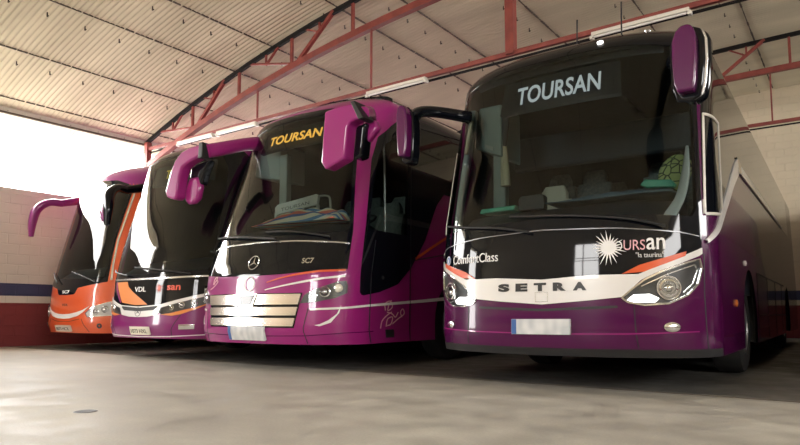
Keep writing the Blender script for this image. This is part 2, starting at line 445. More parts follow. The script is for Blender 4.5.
def dash(sh, root, t=1.5, w=1.08, zt=1.66, depth=.75, m='dash', v_in=.07):
    """dashboard moulding that follows the base of the windscreen"""
    vs = []; fs = []; A = np.linspace(-w, w, 27)
    for a in A:
        p = sp(sh, a, t, -v_in); k = 1-.08*abs(a)
        hump = .05*math.exp(-((a-.6)/.28)**2)
        for dv, z in ((0, -.35), (0, -.06), (.05, 0), (.3, zt-t+.0+hump*.4), (depth*.75, zt-t+.03+hump), (depth, zt-t-.02+hump), (depth+.03, -.45)):
            vs.append((p.x*(1-.05*dv), p.y+dv, t+z))
    n = 7
    for i in range(len(A)-1):
        for j in range(n-1): fs.append((i*n+j, (i+1)*n+j, (i+1)*n+j+1, i*n+j+1))
    fs.append(tuple(range(n))); fs.append(tuple((len(A)-1)*n+j for j in range(n))[::-1])
    o = mesh_obj('dashboard', vs, fs, M[m], root, True); o.data.set_sharp_from_angle(angle=math.radians(50)); return o
def add_seat(bm, u, v, z, w=.46, mi=0):
    s = w/2
    for (a, b) in (((u-s, u+s), 0),):
        add_loft(bm, [Vector((u, v, z+.42)), Vector((u, v, z+.5))], [(s, .24), (s, .24)], (1, 0, 0), power=4, mi=mi)
        add_loft(bm, catmull([(u, v+.22, z+.45), (u, v+.27, z+.8), (u, v+.33, z+1.02)], 4), [(s, .07)]*6+[(s*.97, .06)]*3, (1, 0, 0), power=5, mi=mi)
        add_loft(bm, [Vector((u, v+.32, z+1.0)), Vector((u, v+.34, z+1.12)), Vector((u, v+.35, z+1.2))], [(s*.7, .06), (s*.68, .06), (s*.5, .035)], (1, 0, 0), power=4, mi=mi)
    add_box(bm, u-.05, u+.05, v-.1, v+.1, z, z+.42, mi)
def cab(sh, root, floor=.95, rows=((2.6, .35), (3.4, .35)), dr=(.62, 1.35), driver='seat_grey', u_driver=.62):
    bm = bmesh.new(); add_box(bm, -sh.B+.06, sh.B-.06, .75, 9, floor-.05, floor); add_box(bm, -sh.B+.06, sh.B-.06, 2.15, 9, floor, floor+.35)
    bm_obj('cab_floor', bm, M['dash'], root)
    bm = bmesh.new(); add_seat(bm, u_driver, dr[1], floor); bm_obj('driver_seat', bm, M[driver], root, smooth=True)
    for v, dz in rows:
        for u in (-.9, -.42, .42, .9):
            bm = bmesh.new(); add_seat(bm, u*.95, v, floor+.35, .44); bm_obj('passenger_seat', bm, M['seat_grey'], root, smooth=True)
    # steering wheel
    c = Vector((u_driver, dr[1]-.42, floor+.85)); mt = Matrix.Translation(c) @ Matrix.Rotation(math.radians(28), 4, 'X')
    bm = bmesh.new(); n = 28
    prof = [mt @ Vector((.23*math.cos(2*PI*k/n), .23*math.sin(2*PI*k/n), 0)) for k in range(n)]
    for k in range(n): add_bar(bm, prof[k], prof[(k+1) % n], .03, .03, True, 6)
    for k in (0, 9, 19): add_bar(bm, c, prof[k], .025, .02)
    add_bar(bm, c, c+Vector((0, .02, -.5))-Vector((0, .25, 0)), .07)
    bm_obj('steering_wheel', bm, M['black'], root, smooth=True)

# ------------------------------------------------------------------ hall: dimensions
XL, XR, YF, YB, HE = -13.4, 9.5, -4.6, 19.3, 4.65
def roof_z(x): return 6.62-1.97*(abs(x)/13.4)**2.54
def skind(o): o['kind'] = 'structure'; return o
def wall_mat(name, upper, red, blue, course=.2, axis='X'):
    """painted block wall: red dado, cream line, blue band, cream above; block courses as bump"""
    m, nt, b = _new(name); L = nt.links.new
    tc = nt.nodes.new('ShaderNodeTexCoord'); sx = nt.nodes.new('ShaderNodeSeparateXYZ'); L(tc.outputs['Object'], sx.inputs[0])
    cr = nt.nodes.new('ShaderNodeValToRGB'); cr.color_ramp.interpolation = 'CONSTANT'
    dv = nt.nodes.new('ShaderNodeMath'); dv.operation = 'DIVIDE'; dv.inputs[1].default_value = 7.; L(sx.outputs['Z'], dv.inputs[0]); L(dv.outputs[0], cr.inputs[0])
    e = cr.color_ramp.elements; e[0].position = 0; e[0].color = (*red, 1); e[1].position = .83/7; e[1].color = (*upper, 1)
    x = e.new(.98/7); x.color = (*blue, 1); x = e.new(1.21/7); x.color = (*upper, 1)
    nz = nt.nodes.new('ShaderNodeTexNoise'); nz.inputs['Scale'].default_value = 1.3; nz.inputs['Detail'].default_value = 7; L(tc.outputs['Object'], nz.inputs['Vector'])
    mr = nt.nodes.new('ShaderNodeMapRange'); mr.inputs['To Min'].default_value = .82; mr.inputs['To Max'].default_value = 1.08; L(nz.outputs[0], mr.inputs[0])
    mu = nt.nodes.new('ShaderNodeMix'); mu.data_type = 'RGBA'; mu.blend_type = 'MULTIPLY'; mu.inputs[0].default_value = 1
    L(cr.outputs[0], mu.inputs['A']); L(mr.outputs[0], mu.inputs['B']); L(mu.outputs['Result'], b.inputs['Base Color'])
    cb = nt.nodes.new('ShaderNodeCombineXYZ'); L(sx.outputs['X' if axis == 'X' else 'Y'], cb.inputs['X']); L(sx.outputs['Z'], cb.inputs['Y'])
    br = nt.nodes.new('ShaderNodeTexBrick'); br.inputs['Scale'].default_value = 1; br.inputs['Brick Width'].default_value = .4; br.inputs['Row Height'].default_value = course
    br.inputs['Mortar Size'].default_value = .012; br.inputs['Mortar Smooth'].default_value = .6; L(cb.outputs[0], br.inputs['Vector'])
    bp = nt.nodes.new('ShaderNodeBump'); bp.inputs['Strength'].default_value = .55; bp.inputs['Distance'].default_value = .014; bp.invert = True
    L(br.outputs['Fac'], bp.inputs['Height']); L(bp.outputs[0], b.inputs['Normal']); b.inputs['Roughness'].default_value = .75
    return m
CREAM = (.64, .55, .40)
M['wall_left'] = wall_mat('painted_blockwork', (.62, .57, .50), (.20, .028, .03), (.045, .05, .115), axis='Y')
M['wall_back'] = wall_mat('painted_plaster', CREAM, (.20, .028, .03), (.06, .07, .14), axis='X')
M['roof'] = noisy('fibre_cement_roof', (.57, .51, .37), (.74, .67, .50), .9, .85, stretch=(.35, 1.6, 1), lo=.3, hi=.7, spec=.2)
M['floor'] = None
def floor_mat():
    m, nt, b = _new('worn_concrete_floor'); L = nt.links.new
    tc = nt.nodes.new('ShaderNodeTexCoord')
    def nz(s, d, st=(1, 1, 1)):
        mp = nt.nodes.new('ShaderNodeMapping'); mp.inputs['Scale'].default_value = st; L(tc.outputs['Object'], mp.inputs[0])
        n = nt.nodes.new('ShaderNodeTexNoise'); n.inputs['Scale'].default_value = s; n.inputs['Detail'].default_value = d; L(mp.outputs[0], n.inputs['Vector']); return n
    a = nz(.55, 8, (1, 1.6, 1)); c = nz(3.2, 8); f = nz(60, 3)
    cr = nt.nodes.new('ShaderNodeValToRGB'); e = cr.color_ramp.elements; e[0].position = .3; e[0].color = (.365, .34, .30, 1); e[1].position = .72; e[1].color = (.56, .535, .475, 1)
    L(a.outputs[0], cr.inputs[0])
    r2 = nt.nodes.new('ShaderNodeMapRange'); r2.inputs['From Min'].default_value = .3; r2.inputs['From Max'].default_value = .7; r2.inputs['To Min'].default_value = .82; r2.inputs['To Max'].default_value = 1.12; L(c.outputs[0], r2.inputs[0])
    mu = nt.nodes.new('ShaderNodeMix'); mu.data_type = 'RGBA'; mu.blend_type = 'MULTIPLY'; mu.inputs[0].default_value = 1; L(cr.outputs[0], mu.inputs['A']); L(r2.outputs[0], mu.inputs['B'])
    r3 = nt.nodes.new('ShaderNodeMapRange'); r3.inputs['To Min'].default_value = .85; r3.inputs['To Max'].default_value = 1.15; L(f.outputs[0], r3.inputs[0])
    m2 = nt.nodes.new('ShaderNodeMix'); m2.data_type = 'RGBA'; m2.blend_type = 'MULTIPLY'; m2.inputs[0].default_value = 1; L(mu.outputs['Result'], m2.inputs['A']); L(r3.outputs[0], m2.inputs['B'])
    # shade under the coaches painted into the slab colour, beyond the floor joint
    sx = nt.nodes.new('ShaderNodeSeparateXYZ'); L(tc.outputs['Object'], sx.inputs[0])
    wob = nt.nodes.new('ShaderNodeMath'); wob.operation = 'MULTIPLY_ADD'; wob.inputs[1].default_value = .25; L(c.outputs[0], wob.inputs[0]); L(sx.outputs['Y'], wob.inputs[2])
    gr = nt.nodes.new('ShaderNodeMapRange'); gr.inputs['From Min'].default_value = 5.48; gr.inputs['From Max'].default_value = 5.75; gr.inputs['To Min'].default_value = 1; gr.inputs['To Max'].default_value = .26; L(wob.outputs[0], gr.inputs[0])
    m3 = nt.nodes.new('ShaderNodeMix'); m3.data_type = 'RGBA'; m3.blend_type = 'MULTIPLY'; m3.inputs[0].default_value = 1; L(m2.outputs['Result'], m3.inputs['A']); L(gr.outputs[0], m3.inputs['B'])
    L(m3.outputs['Result'], b.inputs['Base Color'])
    rr = nt.nodes.new('ShaderNodeMapRange'); rr.inputs['From Min'].default_value = .35; rr.inputs['From Max'].default_value = .65; rr.inputs['To Min'].default_value = .42; rr.inputs['To Max'].default_value = .7; L(c.outputs[0], rr.inputs[0]); L(rr.outputs[0], b.inputs['Roughness'])
    bp = nt.nodes.new('ShaderNodeBump'); bp.inputs['Strength'].default_value = .15; bp.inputs['Distance'].default_value = .01; L(f.outputs[0], bp.inputs['Height']); L(bp.outputs[0], b.inputs['Normal'])
    return m
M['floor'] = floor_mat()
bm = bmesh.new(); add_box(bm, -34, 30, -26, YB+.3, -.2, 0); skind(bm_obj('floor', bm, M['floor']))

def wall(name, boxes, m):
    bm = bmesh.new()
    for b in boxes: add_box(bm, *b)
    return skind(bm_obj(name, bm, M[m]))
def poly_wall(name, xs, y0, y1, m, holes=()):
    """wall across the hall under the curved roof, from columns of boxes"""
    bm = bmesh.new(); cuts = sorted(set(list(xs)+[h[0] for h in holes]+[h[1] for h in holes]))
    for a, b in zip(cuts, cuts[1:]):
        lo = 0
        for h in holes:
            if h[0] <= a and b <= h[1]:
                if h[2] > 0: add_box(bm, a, b, y0, y1, 0, h[2])
                lo = h[3]
        v = [bm.verts.new(p) for p in ((a, y0, lo), (b, y0, lo), (b, y1, lo), (a, y1, lo), (a, y0, roof_z(a)+.055), (b, y0, roof_z(b)+.055), (b, y1, roof_z(b)+.055), (a, y1, roof_z(a)+.055))]
        for f in ((0, 3, 2, 1), (4, 5, 6, 7), (0, 1, 5, 4), (1, 2, 6, 5), (2, 3, 7, 6), (3, 0, 4, 7)): bm.faces.new([v[i] for i in f])
    return skind(bm_obj(name, bm, M[m]))
DL0, DL1, CL0 = -2.9, -.9, 1.2
wall('wall_left', [(XL-.2, XL, YF, DL0, 0, 3.11), (XL-.2, XL, DL1, YB, 0, 3.11), (XL-.2, XL, YF, DL0, 3.11, 4.6), (XL-.2, XL, DL1, CL0, 3.11, 4.6), (XL-.2, XL, YF, YB+.2, 4.60, HE+.05)], 'wall_left')
xs = list(np.linspace(XL, XR, 24))
poly_wall('wall_back', xs, YB, YB+.2, 'wall_back')
poly_wall('wall_front', xs, YF-.2, YF, 'wall_back', holes=[(-4.1, -2.0, 2.0, 4.3)])
bm = bmesh.new()
for x in (-4.1, -3.42, -2.0): add_box(bm, x-.04, x+.04, YF-.15, YF-.05, 2.0, 4.3)
for z in (2.0, 2.9, 3.3, 4.3): add_box(bm, -4.1, -2.0, YF-.15, YF-.05, z-.04, z+.04)
skind(bm_obj('window_1', bm, M['tie']))
wall('wall_right', [(XR, XR+.2, YF, 1.5, 0, 3.5), (XR, XR+.2, 1.5, 9, 0, 5.85), (XR, XR+.2, 9, 17, 0, 3.6), (XR, XR+.2, 17, YB+.2, 0, 5.85), (XR, XR+.2, 9, 17, 5.3, 5.85), (XR, XR+.2, YF, 1.5, 5.3, 5.85)], 'wall_left')  # the high gaps are unseen openings, added to let in fill light
# curved corrugated roof: real corrugations running up the slope
def corrugated():
    pitch = .095; ny = int((YB-YF)/pitch*6); Y = np.linspace(YF-.3, YB+.2, ny); X = np.concatenate([np.linspace(XL-.5, XR+.3, 44)])
    vs = []; fs = []
    for y in Y:
        c = .010*math.cos(2*PI*y/pitch)
        for x in X: vs.append((x, y, roof_z(x)+.06+c))
    n = len(X)
    for j in range(ny-1):
        for i in range(n-1): fs.append((j*n+i, (j+1)*n+i, (j+1)*n+i+1, j*n+i+1))
    o = mesh_obj('ceiling', vs, fs, M['roof'], None, True); s = o.modifiers.new('thick', 'SOLIDIFY'); s.thickness = .01; s.offset = 1; return skind(o)
corrugated()
SEAMS = [-13.1, -11.73, -10.26, -9.15, -7.43, -6.47, -4.88, -3.2, -1.57, 0., 1.6, 3.2, 4.8, 6.4, 8.0]
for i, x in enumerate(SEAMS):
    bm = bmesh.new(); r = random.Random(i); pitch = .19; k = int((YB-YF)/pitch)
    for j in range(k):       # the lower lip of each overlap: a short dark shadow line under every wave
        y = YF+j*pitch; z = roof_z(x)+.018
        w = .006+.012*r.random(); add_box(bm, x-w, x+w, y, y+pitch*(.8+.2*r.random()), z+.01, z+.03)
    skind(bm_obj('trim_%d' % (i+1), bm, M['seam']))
bm = bmesh.new(); r = random.Random(3)
for x in SEAMS:
    y = YF+.3
    while y < YB:
        z = roof_z(x-.32)+.0
        add_bar(bm, (x-.32, y, z+.05), (x-.32, y, z-.025), .016); add_bar(bm, (x-.32, y, z-.025), (x-.295, y+.01, z-.005), .014)
        y += .57+.06*r.random()
tag(bm_obj('roof_hook', bm, M['hook']), 'small rusty fixing hooks dotted in rows across the corrugated roof', 'roof hooks', kind='stuff')
# thin lintel edge along the eave
bm = bmesh.new(); add_box(bm, XL-.02, XL+.04, YF, YB, 4.56, 4.60); o = bm_obj('trim_30', bm, M['seam']); skind(o)

def truss(Y, label, tiez):
    t = thing('roof_truss', label, 'roof truss', (0, Y, 0), 0, 'red steel bowstring trusses under the roof')
    def zt(x): return roof_z(x)-.03
    def zb(x): return 5.88-1.88*(abs(x)/13.4)**2.72
    X = np.linspace(XL+.05, 9.4, 40)
    bm = bmesh.new()
    for a, b in zip(X, X[1:]): add_bar(bm, (a, 0, zt(a)-.02), (b+.01, 0, zt(b)-.02), .06, .085)
    bm_obj('top_chord', bm, M['topchord'], t)
    bm = bmesh.new()
    for a, b in zip(X, X[1:]): add_bar(bm, (a, 0, zb(a)), (b+.01, 0, zb(b)), .11, .12)
    bm_obj('bottom_chord', bm, M['steel'], t)
    def strut(p, q, w=.055):
        bm = bmesh.new(); add_bar(bm, (p[0], 0, p[1]), (q[0], 0, q[1]), w, w); bm_obj('strut', bm, M['steel'], t)
    for k, n in enumerate((-11.6, -8.55, -5.5, -2.45, 2.45, 5.5, 8.55)):
        s = 1 if n < 0 else -1
        strut((n, zb(n)), (n, zt(n)), .05)
        if abs(n+s*1.53) < 13: strut((n+s*1.53, zb(n+s*1.53)), (n+s*1.53, zt(n+s*1.53)), .05)
        strut((n+.08*s, zb(n)), (n+1.08*s, zt(n+1.08*s)), .065)
        e = n-s*1.2
        strut((e, zt(e)-.04), (n-.05*s, zb(n)+.09), .04)
        mx, mz = n-s*.72, zt(e)*.5+zb(n)*.5+.02
        strut((mx, mz), (mx, zt(mx)), .035); strut((mx, mz), (mx+s*.42, zt(mx+s*.42)), .035)
        u = n+s*.72; uz = zb(n)+(zt(n+1.08*s)-zb(n))*.62
        strut((u-.35*s, zt(u-.35*s)-.05), (u, uz), .03); strut((u, uz), (u, zt(u)), .035)
    bm = bmesh.new(); add_bar(bm, (XL+.05, 0, tiez), (9.4, 0, tiez), .06, .07); bm_obj('tie_rod', bm, M['tie'], t)
    bm = bmesh.new(); add_bar(bm, (XL+.05, .035, tiez-.075), (9.4, .035, tiez-.075), .03, .03); bm_obj('cable_conduit', bm, M['topchord'], t)
    for x in (-9.5, -6.6, -1.3, 1.3, 4, 6.6):
        bm = bmesh.new(); add_bar(bm, (x, 0, tiez), (x, 0, zb(x)), .03, .03); bm_obj('hanger', bm, M['tie'], t)
    bm = bmesh.new(); add_bar(bm, (-3.96, 0, tiez-.02), (-3.96, 0, zb(-3.96)), .13, .13); bm_obj('hanger_post', bm, M['steel'], t)
    bm = bmesh.new(); add_bar(bm, (XL+.12, 0, 3.12), (XL+.12, 0, zt(XL)), .12, .12); bm_obj('eave_post', bm, M['steel'], t)
    return t
truss(8.24, 'red curved roof truss directly above the fronts of the parked coaches', 4.46)
truss(15.4, 'red curved roof truss farther back, seen right of the rightmost coach', 4.72)

def tube_light(x0, x1, label, z=4.35, Y=8.2):
    t = thing('fluorescent_light', label, 'ceiling light', ((x0+x1)/2, Y-.06, z), 0, 'unlit fluorescent fittings along the tie rod'); w = (x1-x0)/2
    bm = bmesh.new(); add_box(bm, -w, w, -.045, .045, 0, .05); bm_obj('fixture', bm, M['fixture'], t, bevel=.006)
    for y in (-.03,):
        bm = bmesh.new(); add_bar(bm, (-w+.04, y, -.022), (w-.04, y, -.022), .03, .03, True, 10); bm_obj('tube', bm, M['tube'], t, smooth=True)
    for s in (-1, 1):
        bm = bmesh.new(); add_box(bm, s*w-.02, s*w+.02, -.045, .045, -.045, .0); bm_obj('lamp_holder', bm, M['fixture'], t)
    bm = bmesh.new()
    for s in (-.7, .7): add_bar(bm, (s*w, .04, .05), (s*w, .06, .1), .015)
    bm_obj('bracket', bm, M['tie'], t)
tube_light(-11.95, -10.75, 'leftmost white fluorescent tube fitting, nearest the bright side opening')
tube_light(-10.6, -9.4, 'white fluorescent tube fitting above the left mirror of the magenta coach')
tube_light(-6.6, -5.4, 'white fluorescent tube fitting above the roof of the magenta coach')
tube_light(-2.72, -1.5, 'long white fluorescent tube fitting above the rightmost coach')
for x0 in (-5.2, 1.2, 4.0): pass

# floor drain and joint
o = lathe_obj('floor_drain', [(.0, .003), (.055, .003), (.062, .004), (.07, .002), (.075, 0)], 28, Matrix.Translation((-4.18, 2.21, 0)), M['black'])
tag(o, 'small round dark drain cover set in the concrete floor at front left', 'drain')
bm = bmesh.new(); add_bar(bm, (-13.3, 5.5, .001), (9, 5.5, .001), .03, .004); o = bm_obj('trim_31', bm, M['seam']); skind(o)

# ------------------------------------------------------------------ coaches
def coach(sh, label, name='coach'):
    sh_root = thing(name, label, 'bus', (sh.x, sh.y, 0), -sh.yaw, 'coaches parked side by side in the depot'); return sh_root
def dark_sides(sh, root, poly, name='side_window_band', m='side_glass', off=.006):
    for P in (poly, mirp(poly)): region(sh, P, name, M[m], root, off=off, thick=.008, step=.12)

# ---- 1 dark plum coach, rightmost
S = SH['S']
root = coach(S, 'dark plum coach at the far right with SETRA on its white front stripe')
wind = sym([(0, 1.46), (.5, 1.45), (.95, 1.43), (1.22, 1.42), (1.275, 1.5), (1.265, 2.0), (1.25, 2.5), (1.22, 2.85), (1.10, 2.97), (.6, 3.03), (0, 3.04)])
body, af, ar, Lm = coach_shell(S, root, M['plum'], wind)
mask = sym([(0, .93), (.42, .955), (.78, .957), (1.0, 1.05), (1.154, 1.11), (1.30, 1.17), (1.33, 1.45), (1.31, 2.2), (1.29, 2.95), (1.22, 3.25), (1.05, 3.42), (0, 3.44)])
region(S, mask, 'front_mask', M['gloss_black'], root, holes=[wind], off=.004, thick=.006)
region(S, wind, 'windscreen', M['wind'], root, off=.002)
ribbon(S, [(-1.28, 1.26), (-1.1, 1.29), (-.63, 1.335), (0, 1.36), (.63, 1.335), (1.1, 1.29), (1.28, 1.26)], .008, 'panel_joint', M['rim'], root, off=.0065)
white = [(-1.30, 1.166), (-1.154, 1.112), (-.78, .957), (-.42, .957), (0, .932), (.42, .957), (.78, .957), (1.154, 1.112), (1.30, 1.166), (1.30, 1.12), (1.265, 1.10), (.95, .985), (.80, .91), (.655, .777), (.40, .752), (0, .722), (-.40, .752), (-.655, .777), (-.80, .91), (-.95, .985), (-1.265, 1.10), (-1.3, 1.12)]
region(S, white, 'grille_strip', M['white'], root, off=.012, thick=.014)
for s in (1, -1):
    region(S, [(s*a, t) for a, t in [(.66, .962), (.79, 1.03), (1.15, 1.135), (1.14, 1.098), (.82, .975)]][::s], 'orange_stripe', M['stripe_orange'], root, off=.015, thick=.01)
    hl = [(.655, .770), (.739, .845), (.822, .91), (.95, .975), (1.15, 1.045), (1.27, 1.075), (1.29, 1.0), (1.245, .878), (1.15, .79), (1.0, .725), (.82, .712), (.7, .735)]
    H = region(S, [(s*a, t) for a, t in hl][::-s], 'headlight', M['lamp_dark'], root, off=.004, thick=.004)
    hp = [(s*a, t) for a, t in hl][::-s]
    ribbon(S, [(s*a, t) for a, t in hl], .014, 'headlight_rim', M['chrome'], H, off=.016, closed=True)
    ribbon(S, [(s*a, t) for a, t in [(.80, .86), (1.0, .955), (1.22, 1.03), (1.25, .99), (1.2, .88), (1.12, .81)]], .008, 'light_guide', M['chrome'], H, off=.012)
    lamp(S, s*1.0, .845, .072, H); lathe_obj('lamp_ring', [(.088, 0), (.088, .012), (.094, .012), (.094, 0)], 28, frame(S, s*1.0, .845, .012), M['chrome'], H)
    region(S, [(s*a, t) for a, t in [(.69, .752), (.74, .795), (.86, .80), (.93, .765), (.90, .732), (.74, .73)]][::-s], 'running_light', M['drl'], H, off=.016, thick=.01)
    region(S, hp, 'lens', M['lens'], H, off=.022)
    lathe_obj('fog_lamp', [(.055, -.01), (.055, .006), (.04, .012), (0, .016)], 20, frame(S, s*1.02, .54, .006) @ Matrix.Diagonal((1.15, .7, 1, 1)), M['lamp_in'], root)
    ribbon(S, [(s*.745, .71), (s*.75, .55), (s*.765, .375)], .009, 'panel_joint', M['black'], root, off=.003)
    ribbon(S, [(s*1.33, 1.12), (s*1.32, .8), (s*1.34, .34)], .008, 'panel_joint', M['black'], root, off=.003)
ribbon(S, [(-1.25, .505), (-.7, .485), (0, .475), (.7, .485), (1.25, .505)], .010, 'bumper_crease', M['magenta'], root, off=.006)  # highlight on the crease, painted as a magenta line
ribbon(S, [(-1.6, .335), (0, .325), (1.6, .335)], .065, 'bumper_lip', M['black'], root, off=.003)
ribbon(S, [(-.62, .70), (0, .675), (.62, .70)], .02, 'grille_gap', M['black'], root, off=.003)
Pl = region(S, [(-.268, .468), (.25, .472), (.25, .60), (-.268, .597)], 'number_plate', M['plate'], root, off=.03, thick=.03)
region(S, [(-.266, .47), (-.222, .47), (-.222, .595), (-.266, .595)], 'plate_band', M['blue'], Pl, off=.032, thick=.003)
for i, c in enumerate('SETRA'):
    a = -.398+i*.1695; text(S, c, a-.006, a+.104, .834, .070, 'maker_lettering', M['ink'], root, off=.018, bold=.065)
ribbon(S, [(-.055, .745), (.055, .745), (.055, .825), (-.055, .825)], .004, 'radar_cover_edge', M['silver'], root, off=.0145, closed=True)
text(S, 'ComfortClass', -.975, -.415, 1.11, .085, 'class_lettering', M['white_ink'], root, off=.009)
B_ = lathe_obj('round_badge', [(.045, 0), (.045, .004), (0, .005)], 24, frame(S, -1.075, 1.155, .006), M['blue'], root)
ribbon(S, ell(-1.075, 1.155, .04, .04, 20), .006, 'badge_ring', M['white_ink'], B_, off=.012, closed=True)
region(S, [(-1.083, 1.13), (-1.067, 1.13), (-1.067, 1.17), (-1.083, 1.17)], 'badge_mark', M['white_ink'], B_, off=.012, thick=.003)
region(S, burst(.56, 1.175, .155, 22, .34, 4), 'sun_logo', M['white_ink'], root, off=.008, thick=.003, step=.05)
text(S, 'TO', .56, .665, 1.15, .075, 'operator_lettering', M['white_ink'], root, off=.0135)
text(S, 'URS', .675, .835, 1.15, .082, 'operator_lettering', M['pink_ink'], root, off=.010)
text(S, 'an', .845, .985, 1.15, .095, 'operator_lettering', M['white_ink'], root, off=.010, bold=.01)
text(S, '"la taurina"', .765, .975, 1.09, .04, 'operator_lettering', M['white_ink'], root, off=.008)
# destination display behind the glass
D_ = region(S, [(-.62, 2.60), (.62, 2.60), (.60, 2.93), (-.60, 2.93)], 'destination_display', M['display'], root, off=-.07, thick=.05)
text(S, 'TOURSAN', -.42, .43, 2.66, .185, 'display_lettering', M['led_white'], D_, off=-.055, bold=.015)
region(S, [(-1.0, 2.96), (1.0, 2.96), (1.0, 3.02), (-1.0, 3.02)], 'header_trim', M['display'], root, off=-.05, thick=.02)
# wipers
tube_obj('wiper', [sp(S, .98, 1.33, .05), sp(S, .7, 1.40, .045), sp(S, .25, 1.46, .03), sp(S, -.3, 1.50, .03)], .011, M['black'], root)
tube_obj('wiper', [sp(S, -.1, 1.34, .05), sp(S, -.4, 1.40, .045), sp(S, -.8, 1.45, .03), sp(S, -1.12, 1.50, .03)], .011, M['black'], root)
# sides
dark_sides(S, root, [(1.35, 1.47), (1.93, 1.50), (2.4, 1.75), (3.3, 2.2), (11.2, 2.22), (11.2, 3.22), (3.0, 3.24), (1.75, 3.2), (1.36, 2.7)])
for s in (1, -1):
    F_ = [(1.36, 1.45), (1.88, 1.50), (1.95, 2.36), (1.38, 2.34)]
    ribbon(S, [(s*a, t) for a, t in F_], .022, 'driver_window_frame', M['fixture'], root, off=.014, closed=True)
    ribbon(S, [(s*a, t) for a, t in [(1.36, 1.22), (2.0, 1.57), (2.75, 1.95), (3.3, 2.2)]], [.03, .09, .12, .16], 'silver_side_flash', M['white'], root, off=.02)
    ribbon(S, [(s*a, t) for a, t in [(3.25, 2.20), (3.55, 2.22)]], [.17, .11], 'flash_corner', M['satin'], root, off=.02)
    ribbon(S, [(s*a, t) for a, t in [(3.55, 2.20), (5, 2.21), (9.5, 2.22)]], [.10, .07, .015], 'white_waist_line', M['white'], root, off=.016)
    for t in (.62, 1.12): ribbon(S, [(s*a, t) for a in (af+.75, ar-.75)], .012, 'locker_joint', M['black'], root, off=.003)
    for k in range(5): ribbon(S, [(s*(af+.8+k*1.25), .33), (s*(af+.8+k*1.25), 1.12)], .012, 'locker_joint', M['black'], root, off=.003)
    lathe_obj('side_marker', [(.035, 0), (.035, .015), (0, .025)], 16, frame(S, s*2.5, .74, .0), M['amber'], root)
    ribbon(S, [(s*a, 3.30) for a in (1.6, 6, 11.3)], .05, 'roof_rail', M['violet'], root, off=.02)
    lathe_obj('side_marker', [(.03, 0), (.03, .012), (0, .02)], 16, frame(S, s*3.35, 1.17, .0), M['white'], root)
# mirrors (viewer right and left)
for s in (1, -1):
    dz = 0 if s > 0 else -.12
    ho = [(s*a, w+dz) for a, w in [(1.15, 2.22), (1.125, 2.32), (1.115, 2.5), (1.12, 2.64), (1.15, 2.71), (1.20, 2.75), (1.27, 2.755), (1.315, 2.73), (1.335, 2.66), (1.335, 2.5), (1.32, 2.34), (1.30, 2.24), (1.24, 2.205)]]
    hd = prism_obj('mirror_housing', [(s*(1.228 if s > 0 else 1.275)+(a-s*1.225)*(.76 if s > 0 else .55), max(w, 2.255+dz)) for a, w in ho], -.25, -.14, M['mirror_plum'], root, bevel=.03, seg=4)
    hb = [(s*1.235+(a-s*1.225)*1.1, w) for a, w in ho]
    prism_obj('mirror_rim', [(a if s > 0 else -1.28+(a+1.235)*.7, 2.49+dz+(w-2.49-dz)*1.03) for a, w in hb], -.155, -.13, M['gloss_black'], hd, bevel=.012, seg=2)
    prism_obj('mirror_trim', [(a+s*.018 if s > 0 else -1.285+(a+1.235)*.66, 2.49+dz+(w-2.49-dz)*.98) for a, w in hb], -.135, -.12, M['silver'], hd, bevel=.004, seg=2)
    prism_obj('mirror_back', [(a+s*.035 if s > 0 else -1.30+(a+1.235)*.62, w) for a, w in hb], -.13, .03, M['gloss_black'], hd, bevel=.05, seg=4)
    loft_obj('mirror_arm', [(s*1.27, -.05, 2.68+dz), (s*1.25, .06, 2.76+dz), (s*1.17, .28, 2.80+dz), (s*1.0, .60, 2.80+dz)], [(.06, .06), (.055, .055), (.055, .055), (.06, .06)], (1, 0, 0), M['gloss_black'], root)
tube_obj('antenna', [sp(S, -.02, 3.5, 0), sp(S, -.02, 3.5, .0)+Vector((0, .03, .36))], .008, M['black'], root)
tube_obj('antenna', [sp(S, .78, 3.5, 0), sp(S, .78, 3.5, .0)+Vector((0, .03, .45))], .008, M['black'], root)
region(S, [(-.55, 3.46), (-.05, 3.46), (-.05, 3.85), (-.55, 3.85)], 'roof_hatch', M['gloss_black'], root, off=.07, thick=.08)
lathe_obj('marker_light', [(.03, 0), (.03, .015), (0, .02)], 12, frame(S, .42, 3.10, .006), M['drl'], root)
lathe_obj('marker_light', [(.03, 0), (.03, .01), (0, .012)], 12, frame(S, .90, 3.22, .006), M['lamp_in'], root)
# cab
dash(S, root, t=1.44, w=1.1, zt=1.60, depth=.8)
cab(S, root, floor=.9, rows=((2.5, .3), (3.4, .3)), dr=(.6, 1.45))
loft_obj('reflection_strip', [sp(S, 1.235, 2.05, -.05), sp(S, 1.21, 1.8, -.05), sp(S, 1.16, 1.6, -.06), sp(S, 1.06, 1.44, -.07)], [(.012, .015), (.035, .02), (.04, .02), (.05, .02)], (1, 0, 0), M['white'], root, power=3)  # solid white strip standing in for a reflection in the windscreen corner
for s in (-1,):
    prism_obj('cab_pillar', [(s*.77, 1.3), (s*.92, 1.3), (s*.90, 2.75), (s*.76, 2.75)], .95, 1.05, M['cab_pillar'], root, bevel=.02)
    loft_obj('curtain', [(s*.76, .92, 2.40), (s*.755, .92, 2.25), (s*.745, .92, 1.98)], [(.03, .03), (.045, .035), (.055, .04)], (1, 0, 0), M['curtain'], root, power=2)
    loft_obj('curtain_upper', [(s*.74, .92, 2.8), (s*.75, .92, 2.6), (s*.76, .92, 2.41)], [(.055, .04), (.045, .035), (.025, .03)], (1, 0, 0), M['lining'], root, power=2)
    loft_obj('door_pillar', [sp(S, -1.22, t, -.10) for t in (1.45, 1.9, 2.3, 2.8)], [(.035, .04)]*4, (1, 0, 0), M['cab_pillar'], root, power=4)
